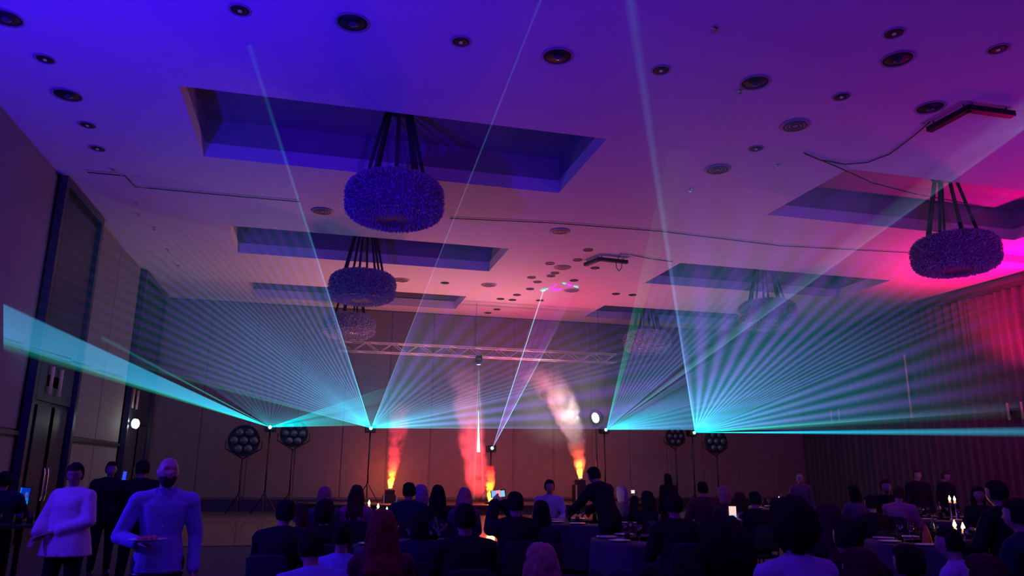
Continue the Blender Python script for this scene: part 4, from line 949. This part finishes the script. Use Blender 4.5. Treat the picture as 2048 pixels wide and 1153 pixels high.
SEATED = [
 (650, 975, 10.8, 'guest with fair tied-up hair in the far left group', 0, SF, ('dress', 'grey'), ('bob', 'blond')),
 (714, 972, 10.9, 'guest with long hair and a pink top in the far left group', -10, SF, ('shirt', 'pink'), ('long', 'brown')),
 (818, 967, 11.0, 'dark-haired guest leaning to a neighbour below the left flame', 0, S0t, ('jacket', 'navy'), ('short', 'dark')),
 (842, 971, 11.6, 'pale curly-haired guest right of the dark head below the left flame', 20, SF, ('shirt', 'lilac'), ('bob', 'grey')),
 (876, 972, 11.0, 'guest with long dark hair in front of the stage', 0, SF, ('dress', 'black'), ('long', 'dark')),
 (929, 977, 10.8, 'guest with long violet-lit hair left of the middle flame', -5, SF, ('dress', 'grey'), ('long', 'blond')),
 (573, 1002, 7.0, 'man with short dark hair, violet shirt collar and dark waistcoat', -18, S0t, ('jacket', 'black'), ('short', 'dark')),
 (598, 1010, 8.6, 'face in profile behind the man in the dark waistcoat', 80, SF, ('dress', 'wine'), ('bob', 'brown')),
 (650, 1006, 8.4, 'guest with voluminous dark hair left of the candles', 0, SF, ('dress', 'black'), ('curly', 'dark')),
 (767, 1022, 5.2, 'near guest with long auburn hair lit red', 0, SF, ('dress', 'wine'), ('long', 'red')),
 (686, 1046, 5.9, 'guest with a dark bun wearing a pale blue shirt', -10, SF, ('shirt', 'blue'), ('bun', 'dark')),
 (622, 1062, 4.9, 'broad-shouldered guest in a blue-violet top at the lower left', 15, ('sit', 'lap', 0.3, False, 0.3, -0.2), ('shirt', 'blue'), ('short', 'dark')),
 (838, 1030, 7.2, 'dark-clothed guest between the auburn hair and the broad jacket', 10, SF, ('jacket', 'navy'), ('bob', 'dark')),
 (930, 1010, 6.0, 'broad man with short hair in a black jacket, seen from behind', 0, S0, ('jacket', 'black'), ('short', 'dark')),
 (1030, 986, 8.0, 'man filming the flames with a raised phone', 0, ('sit', ('film', -0.10, 0.10, True), 0.0, False, 0.0, 0.0), ('jacket', 'black'), ('short', 'dark')),
 (1082, 1003, 8.3, 'dark-haired guest right of the man who is filming', -5, SF, ('dress', 'navy'), ('bob', 'dark')),
 (1099, 961, 14.0, 'man in a lilac shirt facing the camera across the table', 165, ('sit', 'table', 0.1, False, 0.2, 0.0), ('shirt', 'lilac'), ('short', 'dark')),
 (1242, 974, 13.0, 'grey curly-haired guest right of the bending man', 10, SF, ('dress', 'grey'), ('bob', 'grey')),
 (1294, 984, 10.9, 'dark-haired guest holding a small bright phone', 0, ('sit', ('film', -0.08, 0.11, False), 0.0, True, 0.0, 0.0), ('jacket', 'black'), ('bob', 'dark')),
 (1346, 990, 8.0, 'large dark-haired guest in the middle of the right group', 0, S0, ('jacket', 'black'), ('short', 'dark')),
 (1404, 965, 13.4, 'dark head in front of the seam of the far wall', 0, S0, ('jacket', 'brown'), ('short', 'dark')),
 (1445, 975, 12.4, 'fair-haired guest right of the dark head at the far wall', 15, SF, ('dress', 'brown'), ('bob', 'blond')),
 (1478, 986, 11.5, 'reddish-lit guest right of the fair-haired one', -15, SF, ('dress', 'wine'), ('bob', 'brown')),
 (1082, 1090, 3.9, 'near guest with fair long hair lit blue and red at the bottom centre', 0, SF, ('dress', 'black'), ('long', 'blond')),
 (1442, 1052, 3.35, 'nearest guest with a big dark curly head of hair', 0, SF, ('dress', 'pink'), ('curly', 'dark')),
 (1580, 1008, 4.3, 'guest with dark curly hair and a lilac top holding up a phone', 0, ('sit', ('film', -0.15, 0.05, False), 0.0, True, 0.0, 0.0), ('shirt', 'lilac'), ('curly', 'dark')),
 (1652, 1012, 5.8, 'guest with long dark hair right of the raised phone', 5, SF, ('dress', 'black'), ('long', 'brown')),
 (1705, 972, 13.0, 'small distant guest at a table near the right curtains', 0, SF, ('dress', 'grey'), ('bob', 'dark')),
 (1770, 960, 13.5, 'guest facing the camera near the right curtains', 150, ('sit', 'table', 0.1, False, 0.2, 0.0), ('jacket', 'black'), ('short', 'brown')),
 (1796, 974, 12.6, 'guest with a pinkish sleeve leaning to the table at the right', -60, S0t, ('shirt', 'pink'), ('short', 'brown')),
 (1740, 992, 10.5, 'dark guest in front of the far right tables', 0, S0, ('jacket', 'black'), ('short', 'dark')),
 (1690, 1040, 4.8, 'near dark-haired guest between the raised phone and the right table', 0, S0, ('jacket', 'black'), ('short', 'dark')),
 (1988, 958, 8.4, 'tall dark guest at the right edge', 10, ('sit', 'lap', 0.0, False, 0.0, 0.0), ('jacket', 'black'), ('short', 'dark')),
 (2030, 1000, 6.0, 'dark guest cut by the right edge of the picture', 20, S0, ('jacket', 'navy'), ('short', 'dark')),
 (1812, 1092, 4.3, 'near guest in a greyish shirt at the lower right', 0, S0, ('shirt', 'grey'), ('short', 'dark')),
 (1893, 1058, 5.6, 'guest in a pale violet shirt with a dark waistcoat at the right table', 25, S0t, ('shirt', 'lilac'), ('short', 'dark')),
 (1965, 1112, 3.7, 'near guest with reddish hair at the bottom right', 0, SF, ('dress', 'wine'), ('bob', 'brown')),
 (1715, 1100, 3.6, 'near guest in a brown top at the bottom, right of centre', 0, SF, ('dress', 'brown'), ('long', 'brown')),
 (1508, 985, 11.0, 'dark guest sitting left of the far candle', 0, S0, ('jacket', 'black'), ('short', 'dark')),
 (1955, 975, 12.0, 'dark guest behind the right candles', 150, SF, ('dress', 'black'), ('bob', 'dark')),
]
for px_, py_, D_, lb, rz_, ps, tp, hr in SEATED:
    seat_person(px_, py_, D_, lb, rz_, pose=ps, top=tp, hair=hr)

mat('candle_wax', (0.9, 0.6, 0.35), 0.5, emit=(1, 0.35, 0.06), estr=1.2); emis('candle_flame', (1.0, 0.55, 0.16), 18)
# ------------------------------------------------------------------ tables and what stands on them
def table():
    r = empty('round_table'); R = 0.85
    MB().lathe([(0, 0.70), (R, 0.70), (R, 0.735), (0, 0.735)], n=40).build('tabletop', M_DARKW, r)
    MB().lathe([(0.28, 0), (0.26, 0.04), (0.05, 0.08), (0.05, 0.70)], n=20).build('pedestal', M_BLACK, r, True)
    return r
def cloth():
    n = 64; R = 0.87; vs = []; rings = [(0.0, 0.742), (0.4, 0.742), (0.84, 0.742), (0.868, 0.735), (0.875, 0.70), (0.885, 0.45), (0.90, 0.08)]
    for k, (q, z) in enumerate(rings):
        for i in range(n):
            a = 2*math.pi*i/n; w = max(0, k-3)*0.012*math.sin(11*a); vs.append(((q+w)*math.cos(a), (q+w)*math.sin(a), z))
    fs = [(k*n+i, k*n+(i+1) % n, (k+1)*n+(i+1) % n, (k+1)*n+i) for k in range(1, len(rings)-1) for i in range(n)]
    fs.append(tuple(range(n, 2*n)))
    return MB().add(vs, fs).mesh('tablecloth', M_CLOTH, True)
CLM = cloth()
def plate():
    return MB().lathe([(0, 0.004), (0.07, 0.004), (0.085, 0.008), (0.135, 0.02), (0.137, 0.024), (0.085, 0.013), (0, 0.010)], n=28).build('plate', M_WHITEC, smooth=True)
def wine():
    r = empty('wine_glass')
    MB().lathe([(0, 0.0), (0.035, 0.001), (0.032, 0.004), (0.006, 0.01), (0.005, 0.09), (0.008, 0.10)], n=16).build('foot', GLASS, r, True)
    MB().lathe([(0.008, 0.10), (0.034, 0.125), (0.041, 0.155), (0.037, 0.20), (0.0355, 0.20), (0.039, 0.155), (0.032, 0.128), (0.0, 0.106)], n=16).build('bowl', GLASS, r, True)
    return r
def tumbler():
    return MB().lathe([(0, 0.0), (0.03, 0.0), (0.037, 0.11), (0.035, 0.11), (0.028, 0.01), (0, 0.01)], n=16).build('water_glass', GLASS, smooth=True)
def candle():
    r = empty('candle_holder')
    MB().lathe([(0, 0), (0.042, 0.0), (0.046, 0.09), (0.043, 0.09), (0.039, 0.008), (0, 0.008)], n=16).build('glass_cup', GLASS, r, True)
    MB().lathe([(0, 0.01), (0.03, 0.01), (0.03, 0.045), (0, 0.045)], n=14).build('candle', mat('candle_wax', (0.9, 0.6, 0.35), 0.5, emit=(1, 0.35, 0.06), estr=1.2), r)
    MB().lathe([(0, 0.048), (0.011, 0.06), (0.013, 0.072), (0.007, 0.095), (0.0, 0.115)], n=10).build('flame', emis('candle_flame', (1.0, 0.55, 0.16), 18), r, True)
    return r
def napkin():
    n = 20; vs = []
    for k, (q, z) in enumerate([(0.055, 0.0), (0.05, 0.06), (0.03, 0.16), (0.006, 0.24)]):
        for i in range(n): a = 2*math.pi*i/n; w = q*(1+0.18*math.sin(5*a)); vs.append((w*math.cos(a), w*math.sin(a), z))
    return MB().add(vs, [(k*n+i, k*n+(i+1) % n, (k+1)*n+(i+1) % n, (k+1)*n+i) for k in range(3) for i in range(n)]).build('folded_napkin', mat('orange_napkin', (0.75, 0.22, 0.05), 0.8), smooth=True)
def bottle():
    return MB().lathe([(0, 0), (0.036, 0.0), (0.037, 0.19), (0.014, 0.23), (0.013, 0.30), (0, 0.30)], n=16).build('bottle', mat('dark_bottle_glass', (0.01, 0.03, 0.01), 0.1, coat=1), smooth=True)
TABLES = [((1.35, 9.1), 'near table in the left group', 0), ((1.3, 13.3), 'far left table with candles', 0), ((4.65, 12.4), 'table beside the bending man', 0), ((4.35, 9.2), 'middle table right of the centre', 0),
          ((11.1, 16.5), 'far table with one bright candle', 0), ((7.75, 8.2), 'near right table with the orange napkin', 0), ((11.8, 12.3), 'farther right table with candles', 0)]
for (x, y), nm, nc in TABLES:
    ang = x*1.7
    place('table', table, (x, y, 0), 0, 'round table under a dark cloth, the '+nm, 'table')
    o = bpy.data.objects.new('tablecloth', CLM); COL.objects.link(o); o.location = (x, y, 0.0); tag(o, 'dark floor-length tablecloth on the '+nm, 'tablecloth')
    Z = 0.743; R_ = random.Random(int(x*10))
    for k in range(8):
        a = ang+2*math.pi*k/8
        place('plate', plate, (x+0.66*math.cos(a), y+0.66*math.sin(a), Z), 0, 'white dinner plate on the '+nm, 'plate', 'plates on the '+nm)
        place('wine', wine, (x+0.43*math.cos(a+0.22), y+0.43*math.sin(a+0.22), Z), 0, 'stemmed wine glass on the '+nm, 'glass', 'wine glasses on the '+nm)
        if k % 2: place('tumbler', tumbler, (x+0.47*math.cos(a-0.17), y+0.47*math.sin(a-0.17), Z), 0, 'plain water glass on the '+nm, 'glass', 'water glasses on the '+nm)
    place('bottle', bottle, (x+0.12, y+0.2, Z), 0, 'dark wine bottle in the middle of the '+nm, 'bottle')
    for k in range(nc):
        a = 2.0*k+ang; place('candle', candle, (x+0.2*math.cos(a)-0.05, y-0.2+0.14*math.sin(a), Z), 0, 'lit candle in a glass on the '+nm, 'candle', 'candles on the '+nm)
def at_t(px, py, z): p = onz(px, py, z); return p
place('napkin', napkin, (7.36, 7.98, 0.743), 0, 'orange folded napkin standing on the near right table', 'napkin')
for nm, (px_, py_, z_) in {'far left table': (750, 1014, 0.98)}.items():
    p = onz(px_, py_, z_); 
    for k in range(3):
        s = empty('candlestick', (p.x+0.16*k-0.1, p.y+0.1*k, 0.743)); tag(s, 'lit candlestick in the candle cluster of the far left table', 'candle', 'candlesticks of the far left table')
        hh = z_-0.743-0.06*k
        MB().lathe([(0.045, 0), (0.04, 0.01), (0.01, 0.03), (0.012, hh-0.05), (0.03, hh-0.03)], n=14).build('stem', M_CHROME, s, True)
        MB().lathe([(0, hh-0.03), (0.02, hh-0.03), (0.02, hh+0.02), (0, hh+0.02)], n=12).build('candle', MATS['candle_wax'], s)
        MB().lathe([(0, hh+0.022), (0.016, hh+0.04), (0.02, hh+0.055), (0.0, hh+0.11)], n=10).build('flame', MATS['candle_flame'], s, True)
# visible single candles at their places on the tables (bright points in the photograph)
for nm, lst in (('far table with one bright candle', [(1558, 999)]), ('near right table with the orange napkin', [(1909, 1050), (1926, 1055)]), ('farther right table with candles', [(1899, 998), (1909, 999)]), ('middle table right of the centre', [(1375, 1063)]), ('table beside the bending man', [(1200, 1008)])):
    for i, (x, y) in enumerate(lst):
        p = at(x, y, {1558: 17.8, 1909: 9.3 if y > 1020 else 14.0, 1926: 9.2, 1899: 14.0, 1375: 9.2, 1200: 12.6}[x])
        zt = p.z-0.07
        s = empty('candlestick', (p.x, p.y, 0.743)); tag(s, 'bright candlestick, %s, on the %s' % (('left one' if i == 0 else 'right one') if len(lst) > 1 else 'the only one', nm), 'candle')
        hh = max(0.06, zt-0.743)
        MB().lathe([(0.045, 0), (0.04, 0.01), (0.01, 0.03), (0.012, max(0.04, hh-0.03)), (0.03, hh)], n=14).build('stem', M_CHROME, s, True)
        MB().lathe([(0, hh), (0.02, hh), (0.02, hh+0.03), (0, hh+0.03)], n=12).build('candle', MATS['candle_wax'], s)
        MB().lathe([(0, hh+0.032), (0.018, hh+0.05), (0.022, hh+0.07), (0.0, hh+0.13)], n=10).build('flame', MATS['candle_flame'], s, True)
        light('POINT', 'candle_light', (p.x, p.y, 0.743+hh+0.2), (1, 0.45, 0.12), 1.4, size=0.03)

# ------------------------------------------------------------------ glowing phones and screens, small things at the left
def phone(who, w, h, label, colr, ang=0.0, tilt=0.0, name='phone', scr=None):
    p = HOLD[[k for k in HOLD if who in k][0]]; r = empty(name, p); r.rotation_euler = (tilt, 0, 0); tag(r, label, 'phone')
    r.rotation_euler = (0, ang, -YAW)
    MB().box((0, 0.006, 0), (w, 0.009, h)).build('case', M_BLKP, r)
    scr = scr or [(0, 0, 1, 1, colr)]
    for k, (cx_, cz_, sw_, sh_, c_) in enumerate(scr):
        MB().box((cx_*w, 0.0, cz_*h), (w*0.9*sw_, 0.002, h*0.93*sh_)).build('screen_area', emis('screen_%s_%d' % (label[:14], k), c_, 1.0), r)
    return r
phone('man filming', 0.17, 0.08, 'phone held sideways with a bright picture of the flames', None, scr=[(-0.3, 0, .3, 1, (0.25, 0.5, 1.0)), (0, 0, .35, 1, (1.0, 0.35, 0.45)), (0.3, -0.05, .3, .9, (0.3, 0.6, 0.9))], ang=-0.12)
phone('lilac top holding', 0.055, 0.10, 'upright bright phone raised in the right group', None, scr=[(0, .2, .9, .55, (1.0, 0.65, 0.6)), (0, -.2, .9, .3, (0.35, 0.7, 1.0))])
phone('small bright phone', 0.06, 0.05, 'tiny white glowing phone above the dark right group', (1.0, 0.8, 0.8))
phone('left of the bald man, holding', 0.055, 0.15, 'narrow blue glowing phone near the farther door', (0.03, 0.08, 1.0), 0.08)
phone('glowing screen', 0.13, 0.25, 'blue glowing tablet held up at the left edge', None, 0.06, scr=[(0, 0, 1, 1, (0.0, 0.03, 0.45)), (-0.42, 0, .12, 1, (0, 0.25, 1.0)), (0.2, 0.1, .3, .35, (0.15, 0.12, 0.3)), (0.3, -0.15, .3, .35, (0, 0.4, 1.0)), (0, -0.38, .5, .15, (0, 0.35, 1.0))])
# white door light and a small lamp by the far door
def doorlamp():
    p = onx(268, 848, XL+0.35); r = empty('wall_spotlight', (p.x, p.y, p.z)); tag(r, 'twin white spotlight shining on the farther door bay', 'spotlight')
    MB().box((-0.1, 0, 0), (0.2, 0.12, 0.1)).build('bracket', M_BLACK, r)
    for s, c in ((-1, 3.0), (1, 14.0)):
        MB().ell((0.04, s*0.14, 0), (0.09, 0.13, 0.15), 14, 10).build('lamp', emis('door_lamp_%d' % int(c), (0.8, 1, 0.9), c), r, True)
    light('POINT', 'door_lamp_light', (p.x+0.5, p.y-0.3, p.z), (0.8, 1, 0.85), 10, size=0.1)
doorlamp()
def barstuff():
    p = at(40, 1062, 8.2); r = empty('bar_table', (p.x, p.y, 0)); tag(r, 'small high table at the left edge carrying glasses', 'table')
    h = 0.98; MB().lathe([(0, h-0.03), (0.42, h-0.03), (0.42, h), (0, h)], n=30).build('tabletop', M_DARKW, r)
    MB().lathe([(0.26, 0), (0.24, 0.03), (0.03, 0.06), (0.03, h-0.03)], n=16).build('pedestal', M_BLACK, r, True)
    for i, (dx, dy) in enumerate(((-0.2, -0.1), (0.02, -0.15), (0.1, -0.05), (0.22, 0.1))):
        place('tumbler', tumbler, (p.x+dx, p.y+dy, h), 0, 'clear glass on the high table at the left edge', 'glass', 'glasses on the high table at the left')
barstuff()
# the plate carried by the bald man
mp = man.matrix_basis if False else None
J = getJ(STP); s_ = man.scale[0]; M4 = Matrix.Translation(man.location) @ Matrix.Rotation(man.rotation_euler.z, 4, 'Z') @ Matrix.Scale(s_, 4)
hand = M4 @ (J['wr']+Vector((-0.055, 0.115, 0.018)))
o = place('plate', plate, tuple(hand), 0, 'white plate with a snack carried by the bald man', 'plate')
food = MB()
for k in range(6): food.ell((0.05*math.cos(k), 0.05*math.sin(k*1.3), 0.028), (0.022, 0.02, 0.016), 8, 6)
food = food.build('snack', mat('snack_food', (0.6, 0.3, 0.15), 0.7), smooth=True); food.location = hand; tag(food, 'small heap of food on the plate of the bald man', 'food', kind='stuff')
